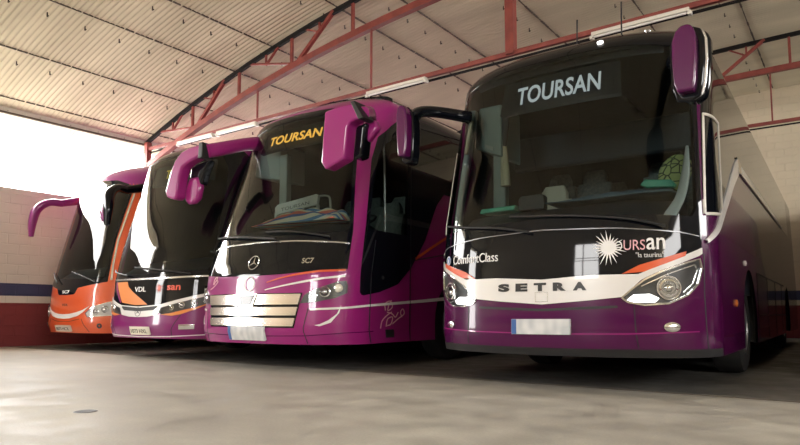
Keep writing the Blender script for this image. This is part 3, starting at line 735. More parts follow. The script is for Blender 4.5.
prism_obj('overhead_locker', [(-1.08, 2.42), (-.76, 2.28), (-.76, 2.85), (-1.02, 2.85)], .86, 1.35, M['cab_pillar'], root, bevel=.02)
prism_obj('locker_sticker', [(-.95, 2.40), (-.85, 2.36), (-.85, 2.40), (-.95, 2.44)], .845, .858, M['board'], root, bevel=0)
loft_obj('reading_lamp', [sp(S, -1.15, 2.30, -.06), sp(S, -1.13, 2.48, -.06), sp(S, -1.10, 2.66, -.06)], [(.018, .015)]*3, (1, 0, 0), M['curtain'], root, power=4)
bm = bmesh.new(); add_seat(bm, -.56, 1.5, .9); bm_obj('guide_seat', bm, M['seat_cream'], root, smooth=True)
prism_obj('dash_monitor', [(-.36, 1.60), (-.10, 1.60), (-.10, 1.72), (-.13, 1.745), (-.33, 1.74), (-.36, 1.71)], .36, .44, M['black'], root, bevel=.012)
bm = bmesh.new(); add_box(bm, -1.1, 1.1, 1.9, 2.0, 2.35, 2.75); bm_obj('cab_header', bm, M['dash'], root, bevel=.03)
RS = root

def in_coach(sh, o):   # stands loose inside a coach: placed there, not a part of it
    o.matrix_world = Matrix.Translation((sh.x, sh.y, 0)) @ Matrix.Rotation(-sh.yaw, 4, 'Z'); return o
def cloth(sh, name, u0, u1, v0, v1, z, hgt, m, seed, nu=30, nv=12, side=0):
    r = random.Random(seed); ph = [r.random()*6 for _ in range(6)]; vs = []; fs = []
    for j in range(nv+1):
        for i in range(nu+1):
            x, y = i/nu, j/nv; e = min(1, 4*x, 4*(1-x))*min(1, 3*y, 3*(1-y)); e = math.sqrt(max(0, e))
            k = hgt*e*(.35+.65*x)*(1+.25*math.sin(9*x+ph[0]+3*y)+.18*math.sin(17*y+ph[1]+5*x)+.1*math.sin(31*x-12*y+ph[2]))
            vs.append((u0+(u1-u0)*x, v0+(v1-v0)*y+.03*math.sin(7*x+ph[3]), z+k))
    n = nu+1
    for j in range(nv):
        for i in range(nu): fs.append((j*n+i, j*n+i+1, (j+1)*n+i+1, (j+1)*n+i))
    b = len(vs); vs += [(x, y, z-.004) for x, y, _ in vs]
    fs += [tuple(b+i for i in f[::-1]) for f in fs]
    for i in range(nu): fs.append((i+1, i, b+i, b+i+1)); fs.append((nv*n+i, nv*n+i+1, b+nv*n+i+1, b+nv*n+i))
    for j in range(nv): fs.append((j*n, (j+1)*n, b+(j+1)*n, b+j*n)); fs.append(((j+1)*n+nu, j*n+nu, b+j*n+nu, b+(j+1)*n+nu))
    return in_coach(sh, mesh_obj(name, vs, fs, m, None, True))
tag(cloth(S, 'dark_cloth', -.08, 1.0, .32, .98, 1.645, .10, M['dark_cloth'], 5), 'blue-grey cloth spread over the dashboard of the rightmost coach', 'cloth')
def packet(sh, pts, v0, v1, name, m, label, cat):
    o = prism_obj(name, pts, v0, v1, M[m], None, bevel=.01); in_coach(sh, o); tag(o, label, cat); return o
packet(S, [(.74, 1.72), (.80, 1.692), (1.0, 1.678), (1.02, 1.70), (.99, 1.74), (.78, 1.765)], .36, .46, 'green_packet', 'green_pack', 'green packet on the dashboard cloth of the rightmost coach, beside the printed cushion', 'packet')
packet(S, [(-.84, 1.635), (-.46, 1.64), (-.45, 1.69), (-.82, 1.68)], .50, .68, 'green_folder', 'green_pack', 'flat green folder on the left end of the rightmost coach dashboard', 'folder')
def patterned():
    m, nt, b = _new('yellow_green_print'); L = nt.links.new
    tc = nt.nodes.new('ShaderNodeTexCoord'); v = nt.nodes.new('ShaderNodeTexVoronoi'); v.feature = 'DISTANCE_TO_EDGE'; v.inputs['Scale'].default_value = 14
    cr = nt.nodes.new('ShaderNodeValToRGB'); cr.color_ramp.elements[0].position = .04; cr.color_ramp.elements[1].position = .09
    cr.color_ramp.elements[0].color = (.04, .06, .03, 1); cr.color_ramp.elements[1].color = (.50, .58, .22, 1)
    L(tc.outputs['Object'], v.inputs['Vector']); L(v.outputs[0], cr.inputs[0]); L(cr.outputs[0], b.inputs['Base Color']); b.inputs['Roughness'].default_value = .8; return m
bm = bmesh.new(); bmesh.ops.create_uvsphere(bm, u_segments=24, v_segments=14, radius=1)
for v in bm.verts:
    x, y, z = v.co; k = 1-.35*max(0, -x)*(1-abs(z)); v.co = (.90+x*.17*k+z*.05, .84+y*.09, 1.875+z*.18*k-.03*max(0, -x))
o = bm_obj('patterned_cushion', bm, patterned(), None, smooth=True, angle=180); in_coach(S, o); tag(o, 'yellow-green cushion with dark branch print behind the windscreen of the rightmost coach', 'cushion')

# ---- 2 magenta coach
P = SH['P']
root = coach(P, 'magenta coach with striped blanket on its dashboard and a three-bar silver grille')
wind = sym([(0, 1.545), (.6, 1.56), (1.0, 1.57), (1.19, 1.58), (1.205, 1.65), (1.10, 2.2), (1.025, 2.73), (.955, 3.0), (.85, 3.1), (.6, 3.15), (0, 3.16)])
mask = sym([(0, 1.08), (.5, 1.09), (1.27, 1.14), (1.25, 1.6), (1.145, 2.2), (1.065, 2.73), (1.0, 3.02), (.9, 3.16), (.7, 3.23), (0, 3.25)])
def wrap(poly, d): return [(a-d*min(1, max(0, (t-1.5)/.6)) if a < -.6 else a, t) for a, t in poly]
wind = wrap(wind, .085); mask = wrap(mask, .10)
dw = [(1.47, 1.62), (2.36, 1.62), (2.38, 2.92), (1.9, 2.86), (1.5, 2.72), (1.40, 2.5), (1.42, 2.1)]
body, af, ar, Lm = coach_shell(P, root, M['magenta'], wind, extra_holes=[dw])
region(P, mask, 'front_mask', M['gloss_black'], root, holes=[wind], off=.004, thick=.006)
region(P, wind, 'windscreen', M['wind'], root, off=.002)
region(P, dw, 'door_window', M['door_glass'], root, off=.002)
side = [(1.34, 2.8), (1.305, 2.5), (1.345, 2.2), (1.41, 1.67), (1.445, 1.13), (1.45, .886), (1.475, .855), (1.51, .85), (1.8, .895), (2.18, 1.0), (2.47, 1.215), (2.84, 1.6), (3.19, 2.12), (3.4, 2.3), (11.2, 2.3), (11.2, 3.35), (3, 3.38), (2.45, 3.30), (2.0, 3.12), (1.6, 2.98)]
region(P, side, 'side_window_band', M['side_glass'], root, holes=[dw], off=.006, thick=.008, step=.1)
region(P, mirp(side), 'side_window_band', M['side_glass'], root, off=.006, thick=.008, step=.12)
ribbon(P, [(-1.24, 1.44), (-.6, 1.475), (0, 1.49), (.6, 1.475), (1.24, 1.44)], .012, 'panel_joint', M['silver'], root, off=.008)
Gr = region(P, sym([(0, .485), (.70, .485), (.775, .875), (0, .875)]), 'grille', M['gloss_black'], root, off=.003, thick=.003)
for t0, t1, w0, w1 in ((.745, .862, .735, .762), (.622, .715, .712, .732), (.502, .592, .688, .706)):
    region(P, sym([(0, t0), (w0, t0), (w1, t1), (0, t1)]), 'grille_bar', M['satin'], Gr, off=.022, thick=.02, step=.06)
region(P, sym([(0, .722), (.10, .722), (.165, .872), (0, .872)]), 'grille_badge', M['chrome'], Gr, off=.034, thick=.014)
region(P, sym([(0, .738), (.085, .738), (.135, .855), (0, .855)]), 'badge_face', M['lamp_dark'], Gr, off=.037, thick=.004)
def ring_badge(sh, a, t, r, root, star=True, name='round_badge', m='chrome'):
    mt = frame(sh, a, t, .012); bm = bmesh.new(); n = 32
    for k in range(n):
        p = mt @ Vector((r*math.cos(2*PI*k/n), r*math.sin(2*PI*k/n), 0)); q = mt @ Vector((r*math.cos(2*PI*(k+1)/n), r*math.sin(2*PI*(k+1)/n), 0)); add_bar(bm, p, q, r*.14, r*.14, True, 6)
    if star:
        for k in range(3):
            th = PI/2+2*PI*k/3; c, s = math.cos(th), math.sin(th)
            v = [bm.verts.new(mt @ Vector(p)) for p in ((r*c, r*s, 0), (-r*.14*s, r*.14*c, 0), (r*.14*s, -r*.14*c, 0), (0, 0, r*.15), (0, 0, -r*.1))]
            for f in ((0, 1, 3), (0, 3, 2), (0, 2, 4), (0, 4, 1)): bm.faces.new([v[i] for i in f])
    return bm_obj(name, bm, M[m], root, smooth=True)
ring_badge(P, .02, 1.237, .085, root)
ring_badge(P, .01, .988, .082, root, False, 'filler_cover_ring', 'white')
text(P, 'SC7', .725, .865, 1.205, .062, 'model_lettering', M['chrome'], root, off=.008, bold=.02)
for s in (1, -1):
    hl = [(.757, .758), (.80, .845), (.86, .885), (1.0, .94), (1.176, 1.0), (1.27, 1.008), (1.29, .95), (1.286, .872), (1.153, .815), (.933, .771)]
    hp = [(s*a, t) for a, t in hl][::-s]
    H = region(P, hp, 'headlight', M['lamp_dark'], root, off=.004, thick=.004)
    lamp(P, s*.917, .842, .042, H); lamp(P, s*1.035, .884, .062, H); lamp(P, s*1.185, .925, .052, H, m='warm_lens')
    lathe_obj('parking_lens', [(.046, 0), (.046, .01), (.03, .02), (0, .024)], 20, frame(P, s*1.185, .925, .014), M['warm_lens'], H)
    region(P, hp, 'lens', M['lens'], H, off=.03)
    ribbon(P, [(s*a, t) for a, t in [(.857, .705), (.813, .485), (.84, .31)]], .009, 'panel_joint', M['black'], root, off=.003)
    ribbon(P, [(s*a, t) for a, t in [(.881, .689), (1.249, .705), (1.6, .735), (2.765, .804), (3.3, .84)]], [.02, .026, .035, .045], 'white_side_line', M['white'], root, off=.007)
    region(P, [(s*a, t) for a, t in [(.94, .515), (1.0, .528), (1.09, .57), (1.18, .64), (1.225, .735), (1.205, .65), (1.12, .545), (1.0, .505)]][::-s], 'white_tick', M['white'], root, off=.006, thick=.004)
    for a in (1.62, 2.46): ribbon(P, [(s*a, 1.5 if a < 2 else 3.1), (s*a, .9), (s*a, .31)], .012, 'door_joint', M['black'], root, off=.008)
    ribbon(P, [(s*a, t) for a, t in [(2.46, 1.30), (3.3, 1.44), (11, 1.45)]], .014, 'locker_joint', M['black'], root, off=.003)
    ribbon(P, [(s*a, t) for a, t in [(2.58, 1.34), (2.9, 1.47), (3.3, 1.64), (3.7, 1.8)]], .035, 'orange_stripe', M['stripe_orange'], root, off=.006)
    region(P, [(s*a, t) for a, t in [(1.94, .36), (2.11, .36), (2.11, .455), (1.94, .455)]][::s], 'filler_flap', M['black'], root, off=.004, thick=.004)
    # the line-drawn flourish above the flap
    for q in ([(1.84, .47), (1.87, .56), (1.98, .63), (2.06, .66)], [(1.95, .49), (1.98, .58), (2.08, .60), (2.05, .52), (1.97, .50)], [(2.08, .52), (2.2, .58), (2.33, .64), (2.3, .70), (2.25, .66), (2.28, .60)], [(1.93, .68), (1.92, .76), (2.03, .79), (2.07, .72), (1.98, .68), (2.0, .75), (2.05, .80)], [(1.96, .66), (2.07, .64), (2.14, .60), (2.2, .66)]):
        cc = [(p.x, p.y) for p in catmull([(a, t, 0) for a, t in q], 5)]
        ribbon(P, [(s*a, t) for a, t in cc], .012, 'line_drawing', M['pink_ink'], root, off=.005)
ribbon(P, [(.28, 1.0), (.45, 1.04), (.669, 1.08), (.95, 1.115), (1.25, 1.128)], [.008, .022, .022], 'orange_stripe', M['stripe_orange'], root, off=.007)
ribbon(P, [(.26, .915), (.5, .955), (.752, .995), (1.0, 1.035), (1.25, 1.062)], [.008, .022, .022], 'white_stripe', M['white'], root, off=.007)
for q in ([(-.82, .94), (-.72, .97), (-.62, 1.03), (-.66, 1.05), (-.72, 1.0)], [(-.74, 1.0), (-.7, 1.07), (-.64, 1.09), (-.66, 1.04)]):
    ribbon(P, [(p.x, p.y) for p in catmull([(a, t, 0) for a, t in q], 5)], .009, 'line_drawing', M['pink_ink'], root, off=.005)
ribbon(P, [(-1.27, .43), (-.84, .40), (0, .385), (.84, .40), (1.27, .43), (1.7, .44)], .008, 'bumper_crease', M['plum'], root, off=.003)
Pl = region(P, [(-.29, .345), (.30, .345), (.30, .495), (-.29, .495)], 'number_plate', M['plate'], root, off=.03, thick=.03)
region(P, [(-.288, .347), (-.24, .347), (-.24, .493), (-.288, .493)], 'plate_band', M['blue'], Pl, off=.032, thick=.003)
D_ = region(P, [(-.75, 2.82), (.72, 2.82), (.68, 3.11), (-.70, 3.11)], 'destination_display', M['display'], root, off=-.06, thick=.05)
text(P, 'TOURSAN', -.55, .45, 2.89, .13, 'display_lettering', M['led_amber'], D_, off=-.05, bold=.02)
tube_obj('wiper', [sp(P, .3, 1.5, .05), sp(P, -.3, 1.56, .04), sp(P, -.7, 1.59, .03), sp(P, -.98, 1.61, .03)], .012, M['black'], root)
tube_obj('wiper', [sp(P, 1.0, 1.5, .05), sp(P, .5, 1.58, .04), sp(P, .1, 1.60, .03)], .012, M['black'], root)
# mirrors
hr = [(1.20, 2.82), (1.40, 2.845), (1.60, 2.845), (1.71, 2.66), (1.62, 2.66), (1.55, 2.64), (1.52, 2.60), (1.485, 2.27), (1.215, 2.18), (1.155, 2.27)]
h = prism_obj('mirror_housing', hr, -.04, .13, M['magenta'], root, bevel=.025)
prism_obj('mirror_joint', [(1.56, 2.86), (1.62, 2.86), (1.735, 2.66), (1.67, 2.65)], -.05, .15, M['black'], h, bevel=.01)
prism_obj('mirror_back', [(1.49, 2.28), (1.60, 2.30), (1.64, 2.60), (1.66, 2.66), (1.52, 2.64)], .10, .26, M['gloss_black'], h, bevel=.03)
prism_obj('lower_mirror', [(1.56, 2.70), (1.72, 2.70), (1.76, 2.60), (1.62, 2.46)], .17, .26, M['magenta'], h, bevel=.03)
loft_obj('mirror_arm', [(1.66, .05, 2.74), (1.60, .22, 2.80), (1.42, .5, 2.86), (1.15, .85, 2.92)], [(.07, .07), (.07, .07), (.07, .07), (.09, .09)], (0, 0, 1), M['magenta'], root)
hleft = [(-.86, 2.78), (-1.12, 2.775), (-1.27, 2.74), (-1.40, 2.64), (-1.48, 2.50), (-1.58, 2.25), (-1.55, 2.17), (-1.40, 2.12), (-1.33, 2.15), (-1.315, 2.3), (-1.29, 2.42), (-1.24, 2.53), (-1.12, 2.58), (-.87, 2.64)]
h = prism_obj('mirror_housing', hleft, -.03, .13, M['magenta'], root, bevel=.03)
prism_obj('mirror_joint', [(-.90, 2.80), (-.82, 2.80), (-.83, 2.61), (-.91, 2.60)], -.04, .15, M['black'], h, bevel=.01)
prism_obj('lower_mirror', [(-1.27, 2.42), (-1.35, 2.25), (-1.345, 2.12), (-1.28, 2.07), (-1.18, 2.07), (-1.08, 2.12), (-1.04, 2.28), (-1.08, 2.42)], .10, .20, M['magenta'], h, bevel=.04)
prism_obj('mirror_back', [(-1.25, 2.56), (-1.28, 2.42), (-1.16, 2.36), (-1.04, 2.30), (-.98, 2.45), (-.88, 2.62), (-1.1, 2.60)], .12, .24, M['gloss_black'], h, bevel=.03)
loft_obj('mirror_arm', [(-.86, .05, 2.70), (-.82, .30, 2.79), (-.84, .65, 2.92), (-.92, .98, 3.02)], [(.09, .08), (.09, .08), (.09, .09), (.10, .10)], (0, 0, 1), M['magenta'], root)
dash(P, root, t=1.555, w=1.08, zt=1.70, depth=.85)
cab(P, root, floor=.95, rows=((2.7, .3), (3.5, .3)), dr=(.62, 1.6), driver='seat_grey', u_driver=.72)
bm = bmesh.new(); add_seat(bm, .45, 2.2, 1.15); bm_obj('guide_seat', bm, M['seat_grey'], root, smooth=True)
prism_obj('cab_pillar', [(-.52, 1.2), (-.38, 1.2), (-.37, 2.8), (-.51, 2.8)], 1.0, 1.1, M['cab_pillar'], root, bevel=.015)
prism_obj('overhead_locker', [(-1.0, 2.55), (-.5, 2.45), (-.5, 2.95), (-.95, 2.95)], 1.0, 1.5, M['cab_pillar'], root, bevel=.02)
tube_obj('grab_rail', [(1.16, 1.15, 1.3), (1.15, 1.15, 2.3), (1.13, 1.15, 2.75)], .016, M['silver'], root)
# destination board and blanket, loose on the dashboard
t = thing('destination_board', 'grey board with arched top standing on the dashboard of the magenta coach', 'sign', (P.x, P.y, 0), -P.yaw)
prism_obj('panel', [(-.46, 1.95), (.28, 2.02), (.30, 2.14), (.26, 2.165), (-.42, 2.09), (-.47, 2.05)], .88, .93, M['board'], t, bevel=.01)
for a in (-.45, .27): prism_obj('support', [(a-.02, 1.735), (a+.02, 1.735), (a+.02, 2.03), (a-.02, 1.98)], .88, .93, M['board'], t, bevel=.006)
tube_obj('side_frame', [(.29, .93, 2.14), (.335, 1.0, 2.15), (.36, 1.05, 2.10), (.37, 1.06, 1.75)], .014, M['board'], t)
v, f = text_geo('TOURSAN'); vs = [(-.34+.5*x, .872, 1.99+.05*x+.045*y) for x, y in v]; mesh_obj('board_lettering', vs, f, M['ink'], t)
def stripes():
    m, nt, b = _new('striped_blanket'); L = nt.links.new
    tc = nt.nodes.new('ShaderNodeTexCoord'); sx = nt.nodes.new('ShaderNodeSeparateXYZ'); L(tc.outputs['Object'], sx.inputs[0])
    a = nt.nodes.new('ShaderNodeMath'); a.operation = 'MULTIPLY_ADD'; a.inputs[1].default_value = -.18; L(sx.outputs['X'], a.inputs[0])
    a2 = nt.nodes.new('ShaderNodeMath'); a2.operation = 'MULTIPLY_ADD'; a2.inputs[1].default_value = .6; L(sx.outputs['Z'], a2.inputs[0]); L(sx.outputs['Y'], a2.inputs[2])
    L(a2.outputs[0], a.inputs[2])
    w = nt.nodes.new('ShaderNodeMath'); w.operation = 'MULTIPLY'; w.inputs[1].default_value = 4.2; L(a.outputs[0], w.inputs[0])
    fr = nt.nodes.new('ShaderNodeMath'); fr.operation = 'FRACT'; L(w.outputs[0], fr.inputs[0])
    cr = nt.nodes.new('ShaderNodeValToRGB'); cr.color_ramp.interpolation = 'CONSTANT'; e = cr.color_ramp.elements
    e[0].position = 0; e[0].color = (.72, .66, .5, 1); e[1].position = .2; e[1].color = (.06, .13, .36, 1)
    for p, c in ((.34, (.70, .16, .12)), (.55, (.85, .70, .45)), (.68, (.70, .74, .70)), (.82, (.08, .22, .42))):
        x = e.new(p); x.color = (*c, 1)
    L(fr.outputs[0], cr.inputs[0]); L(cr.outputs[0], b.inputs['Base Color']); b.inputs['Roughness'].default_value = .85; return m
tag(cloth(P, 'striped_blanket', -.42, .95, .42, .84, 1.745, .21, stripes(), 11, nu=44, nv=16), 'blanket with blue, red and cream stripes on the dashboard of the magenta coach', 'blanket')

# ---- 3 violet coach with black front panel
V = SH['V']
root = coach(V, 'violet coach with black nose panel, orange swoosh and white grille strip')
wind = sym([(0, 1.20), (.6, 1.21), (1.10, 1.25), (1.16, 1.35), (1.15, 1.8), (1.13, 2.3), (1.08, 2.75), (.93, 2.96), (.6, 3.02), (0, 3.04)])
mask = sym([(0, .735), (.45, .76), (.97, .88), (1.22, .94), (1.50, 1.0), (1.52, 1.3), (1.50, 2.0), (1.48, 2.6), (1.40, 2.95), (1.1, 3.1), (0, 3.16)])
body, af, ar, Lm = coach_shell(V, root, M['violet'], wind)
region(V, mask, 'front_mask', M['gloss_black'], root, holes=[wind], off=.004, thick=.006)
region(V, wind, 'windscreen', M['wind'], root, off=.002)
ribbon(V, [(-1.2, 1.16), (-.6, 1.135), (0, 1.13), (.6, 1.135), (1.2, 1.16)], .022, 'panel_joint', M['silver'], root, off=.009)
region(V, sym([(0, .592), (.2, .598), (.40, .625), (.47, .725), (.98, .845), (1.24, .905), (1.24, .945), (.97, .885), (.45, .765), (0, .74)]), 'grille_strip', M['white'], root, off=.012, thick=.014)
region(V, sym([(0, .672), (.34, .69), (.41, .735), (.40, .748), (0, .722)]), 'grille', M['black'], root, off=.016, thick=.01)
ring_badge(V, 0, .665, .062, root, m='lamp_dark')
for s in (1, -1):
    hl = [(.47, .725), (.42, .66), (.50, .632), (.65, .655), (1.01, .735), (1.22, .80), (1.24, .90), (.98, .842)]
    hp = [(s*a, t) for a, t in hl][::s]
    H = region(V, hp, 'headlight', M['lamp_dark'], root, off=.004, thick=.004)
    lamp(V, s*.66, .722, .036, H); lamp(V, s*.81, .757, .042, H); lamp(V, s*.98, .792, .046, H)
    region(V, hp, 'lens', M['lens'], H, off=.02)
    region(V, [(s*a, t) for a, t in [(.46, .628), (.65, .65), (1.0, .728), (1.22, .80), (1.0, .70), (.80, .635), (.66, .612)]][::-s], 'orange_flash', M['amber_stripe'], root, off=.01, thick=.01)
    region(V, [(s*a, t) for a, t in [(.78, .43), (1.0, .435), (1.0, .50), (.78, .495)]][::-s], 'fog_lamp', M['lamp_in'], root, off=.008, thick=.008)
    ribbon(V, [(s*a, t) for a, t in [(.80, .63), (.72, .52), (.66, .42), (.64, .31)]], .009, 'panel_joint', M['black'], root, off=.003)
region(V, [(-.66, 1.10), (-.34, 1.10), (-.30, 1.03), (-.17, .949), (.19, .768), (-.09, .762), (-.43, .80), (-.52, .90), (-.60, 1.0)], 'orange_swoosh', M['amber_stripe'], root, off=.008, thick=.004)
ribbon(V, [(-.70, 1.10), (-.66, 1.0), (-.56, .89), (-.47, .80)], [.06, .04, .02], 'violet_swoosh', M['magenta'], root, off=.009)
text(V, 'VDL', -.13, .12, .95, .07, 'maker_lettering', M['white_ink'], root, off=.010, bold=.01)
region(V, burst(.40, .995, .085, 12, .25, 2), 'sun_logo', M['red_ink'], root, off=.008, thick=.003, step=.04)
text(V, 'san', .545, .76, .962, .07, 'operator_lettering', M['red_ink'], root, off=.009, bold=.02)
Pl = region(V, [(-.14, .355), (.27, .355), (.27, .46), (-.14, .46)], 'number_plate', M['plate_yellow'], root, off=.03, thick=.03)
text(V, '1073 HXL', -.11, .24, .38, .055, 'plate_lettering', M['ink'], Pl, off=.033)
ribbon(V, [(-1.2, .36), (-.6, .33), (0, .32), (.6, .33), (1.2, .36)], .012, 'bumper_crease', M['white'], root, off=.004)
D_ = region(V, [(-.6, 2.62), (.85, 2.62), (.82, 2.92), (-.58, 2.92)], 'destination_display', M['display'], root, off=-.06, thick=.05)
text(V, 'TOURSAN', -.22, .72, 2.70, .14, 'display_lettering', M['yellow_ink'], D_, off=-.05, bold=.01)
tube_obj('wiper', [sp(V, .9, 1.18, .05), sp(V, .4, 1.24, .04), sp(V, -.2, 1.30, .03)], .011, M['black'], root)
tube_obj('wiper', [sp(V, -.3, 1.18, .05), sp(V, -.7, 1.24, .04), sp(V, -1.0, 1.30, .03)], .011, M['black'], root)
side = [(1.53, 1.3), (2.2, 1.45), (2.6, 2.0), (11.2, 2.0), (11.2, 3.2), (1.8, 3.2), (1.50, 2.7)]
dark_sides(V, root, side)
dash(V, root, t=1.24, w=1.02, zt=1.40, depth=.8)
cab(V, root, floor=.8, rows=((2.6, .3), (3.4, .3)), dr=(.6, 1.45))

# ---- 4 orange coach
I = SH['I']
root = coach(I, 'orange-fronted coach with violet roof, leftmost, next to the block wall')
mask = sym([(0, .972), (.26, .978), (.30, 1.0), (.36, 1.09), (1.0, 1.19), (.99, 1.45), (.96, 1.95), (.98, 2.4), (1.01, 2.80), (.95, 2.97), (.6, 3.08), (0, 3.12)])
wind = sym([(0, 1.26), (.5, 1.25), (.92, 1.28), (.945, 1.45), (.92, 1.95), (.94, 2.4), (.965, 2.76), (.90, 2.90), (.6, 3.0), (0, 3.04)])
body, af, ar, Lm = coach_shell(I, root, M['orange'], wind, mats=[M['orange'], M['violet']], colour=lambda a, t: 1 if t > (2.95 if abs(a) < 1.25 else 2.95-min(1.1, (abs(a)-1.25)*.8)) else 0)
region(I, mask, 'front_mask', M['gloss_black'], root, holes=[wind], off=.004, thick=.006)
region(I, wind, 'windscreen', M['wind'], root, off=.002)
for s in (1, -1):
    hl = [(.638, .645), (.72, .71), (.791, .755), (.93, .80), (1.078, .84), (1.26, .87), (1.30, .80), (1.29, .68), (1.15, .61), (.977, .598), (.692, .582)]
    hp = [(s*a, t) for a, t in hl][::-s]
    H = region(I, hp, 'headlight', M['white'], root, off=.004, thick=.004)
    lamp(I, s*.86, .675, .055, H); lamp(I, s*1.02, .715, .065, H); lamp(I, s*1.17, .74, .05, H, m='amber')
    region(I, hp, 'lens', M['lens'], H, off=.026)
    ribbon(I, [(s*a, t) for a, t in hl], .01, 'headlight_rim', M['chrome'], H, off=.012, closed=True)
    lathe_obj('fog_lamp', [(.045, -.01), (.045, .006), (.032, .008), (.03, -.004), (0, -.01)], 18, frame(I, s*.935, .43, .006), M['lamp_dark'], root)
    ribbon(I, [(s*a, t) for a, t in [(.54, .55), (.62, .44), (.70, .32)]], .009, 'panel_joint', M['black'], root, off=.003)
    ribbon(I, [(s*a, t) for a, t in [(1.06, 1.22), (1.035, 1.45), (1.0, 1.95), (1.03, 2.4), (1.06, 2.8)]], .035, 'windscreen_trim', M['silver'], root, off=.006)
    h = loft_obj('mirror_housing', [(s*1.15, .45, 2.81), (s*1.22, .22, 2.80), (s*1.30, .05, 2.66), (s*1.36, .0, 2.42), (s*1.37, -.01, 2.12)], [(.05, .07), (.07, .07), (.09, .08), (.095, .07), (.05, .04)], (1, 0, 0), M['gloss_black'] if s > 0 else M['violet'], root)
    loft_obj('mirror_arm', [(s*1.05, .95, 2.98), (s*1.12, .75, 2.90), (s*1.15, .43, 2.81)], [(.11, .09), (.08, .08), (.06, .07)], (1, 0, 0), M['gloss_black'] if s > 0 else M['violet'], root)
    if s > 0: loft_obj('lower_mirror', [(1.24, .03, 2.52), (1.24, -.02, 2.4), (1.29, -.03, 2.2)], [(.05, .03), (.07, .04), (.04, .03)], (1, 0, 0), M['violet'], h)
region(I, sym([(0, .548), (.20, .555), (.43, .595), (.56, .66), (.70, .765), (.56, .70), (.39, .66), (.2, .635), (0, .628)]), 'chrome_smile', M['white'], root, off=.012, thick=.012)
ribbon(I, [(-.5, .545), (-.2, .50), (.2, .50), (.5, .545)], .008, 'panel_joint', M['black'], root, off=.003)
text(I, 'SC7', -.13, .12, 1.0, .055, 'model_lettering', M['white_ink'], root, off=.008, bold=.02)
text(I, 'VDL', -.10, .11, .775, .04, 'maker_lettering', M['ink'], root, off=.004)
Pl = region(I, [(-.26, .33), (.26, .33), (.26, .435), (-.26, .435)], 'number_plate', M['plate_grey'], root, off=.03, thick=.03)
text(I, '0073 HCX', -.22, .22, .355, .055, 'plate_lettering', M['ink'], Pl, off=.033)
tube_obj('wiper', [sp(I, .8, 1.18, .05), sp(I, .5, 1.28, .04), sp(I, .1, 1.38, .03)], .012, M['black'], root)
tube_obj('wiper', [sp(I, -.3, 1.18, .05), sp(I, -.55, 1.3, .04), sp(I, -.85, 1.4, .03)], .012, M['black'], root)
dark_sides(I, root, [(1.36, 1.4), (2.2, 1.5), (2.6, 1.9), (10.4, 1.9), (10.4, 2.9), (1.9, 2.9), (1.40, 2.6)])
dash(I, root, t=1.30, w=.9, zt=1.46, depth=.8)
cab(I, root, floor=.8, rows=((2.8, .3), (3.6, .3)), dr=(.55, 1.7))
prism_obj('cab_bulkhead', [(.35, 1.1), (.75, 1.1), (.75, 2.5), (.35, 2.4)], 1.95, 2.0, M['cab_pillar'], root, bevel=.01)

# ---- 5 dark coach beyond the right edge, mirrored in the side of the rightmost one
E = SH['E']
root = coach(E, 'black coach just outside the right edge, seen mirrored in the flank of the SETRA coach')
wind = sym([(0, 1.5), (.9, 1.48), (1.16, 1.46), (1.15, 2.2), (1.05, 2.85), (.9, 3.0), (0, 3.05)])
coach_shell(E, root, M['plum_dark'], wind)
region(E, sym([(0, 1.05), (1.0, 1.1), (1.30, 1.2), (1.31, 2.2), (1.22, 3.1), (1.0, 3.3), (0, 3.35)]), 'front_mask', M['gloss_black'], root, holes=[wind], off=.004, thick=.006)
region(E, wind, 'windscreen', M['wind'], root, off=.002)
for s in (1, -1):
    hp = [(s*a, t) for a, t in [(.66, .78), (.82, .92), (1.2, 1.02), (1.26, .9), (1.0, .73), (.7, .73)]][::-s]
    H = region(E, hp, 'headlight', M['lamp_dark'], root, off=.004, thick=.004); lamp(E, s*1.0, .85, .07, H)
Pl = region(E, [(-.26, .47), (.26, .47), (.26, .59), (-.26, .59)], 'number_plate', M['plate'], root, off=.03, thick=.03)
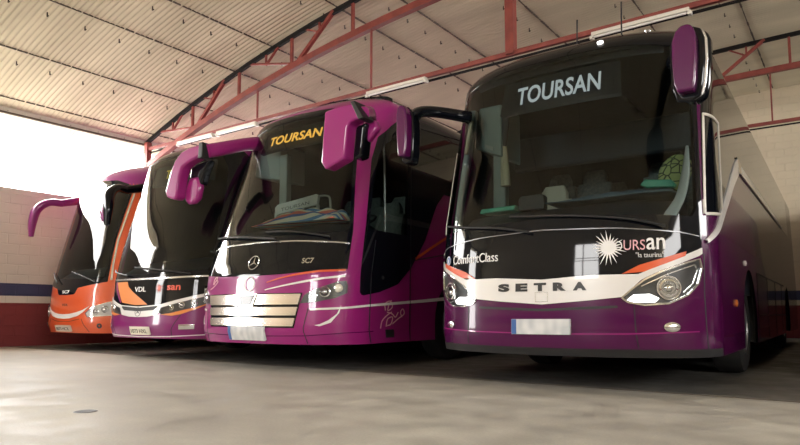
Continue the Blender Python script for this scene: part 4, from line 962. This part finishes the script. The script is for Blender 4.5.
dark_sides(E, root, [(1.36, 1.4), (2.4, 1.6), (3.2, 2.0), (10.6, 2.0), (10.6, 3.1), (1.8, 3.1), (1.40, 2.6)])
dash(E, root, t=1.5, w=1.05, zt=1.66, depth=.7)
cab(E, root, floor=.9, rows=((2.6, .3),), dr=(.6, 1.45))

# ------------------------------------------------------------------ daylight
W = bpy.data.worlds.new('World'); SC.world = W; W.use_nodes = True; nt = W.node_tree; bg = nt.nodes['Background']
bg.inputs[0].default_value = (1., .98, .955, 1); bg.inputs[1].default_value = SKY
def portal(name, loc, rot, sx, sy):
    l = bpy.data.lights.new(name, 'AREA'); l.shape = 'RECTANGLE'; l.size = sx; l.size_y = sy; l.energy = 1; l.cycles.is_portal = True
    o = bpy.data.objects.new(name, l); COL.objects.link(o); o.location = loc; o.rotation_euler = rot
H2 = PI/2
portal('left_clerestory_daylight', (XL-.25, (CL0+YB)/2, 3.86), (0, -H2, 0), 1.5, YB-CL0)
portal('left_door_daylight', (XL-.25, (DL0+DL1)/2, 2.3), (0, -H2, 0), 4.6, DL1-DL0)
portal('front_window_daylight', (-3.05, YF-.3, 3.15), (H2, 0, 0), 2.1, 2.3)
portal('right_rear_fill_opening', (XR+.3, 13, 4.45), (0, H2, 0), 1.7, 8)  # added opening, out of view, to brighten back wall and rear roof
portal('right_fill_opening', (XR+.3, (YF+1.5)/2, 4.4), (0, H2, 0), 1.8, 1.5-YF)  # added opening, out of view, as fill for roof and floor

# ------------------------------------------------------------------ camera
cam = bpy.data.cameras.new('camera'); co = bpy.data.objects.new('camera', cam); COL.objects.link(co); SC.camera = co
cam.sensor_width = 36; cam.lens = 630/800*36; cam.shift_y = (258-222.5)/800; cam.clip_end = 200
yaw = math.radians(36); pitch = math.atan(55/630)
co.location = (0, 0, .65); co.rotation_euler = (PI/2+pitch, 0, yaw)
vs_ = SC.view_settings; vs_.view_transform = 'Standard'; vs_.look = 'None'; vs_.gamma = 1; vs_.exposure = EXPO; vs_.use_curve_mapping = False
bpy.context.view_layer.update()
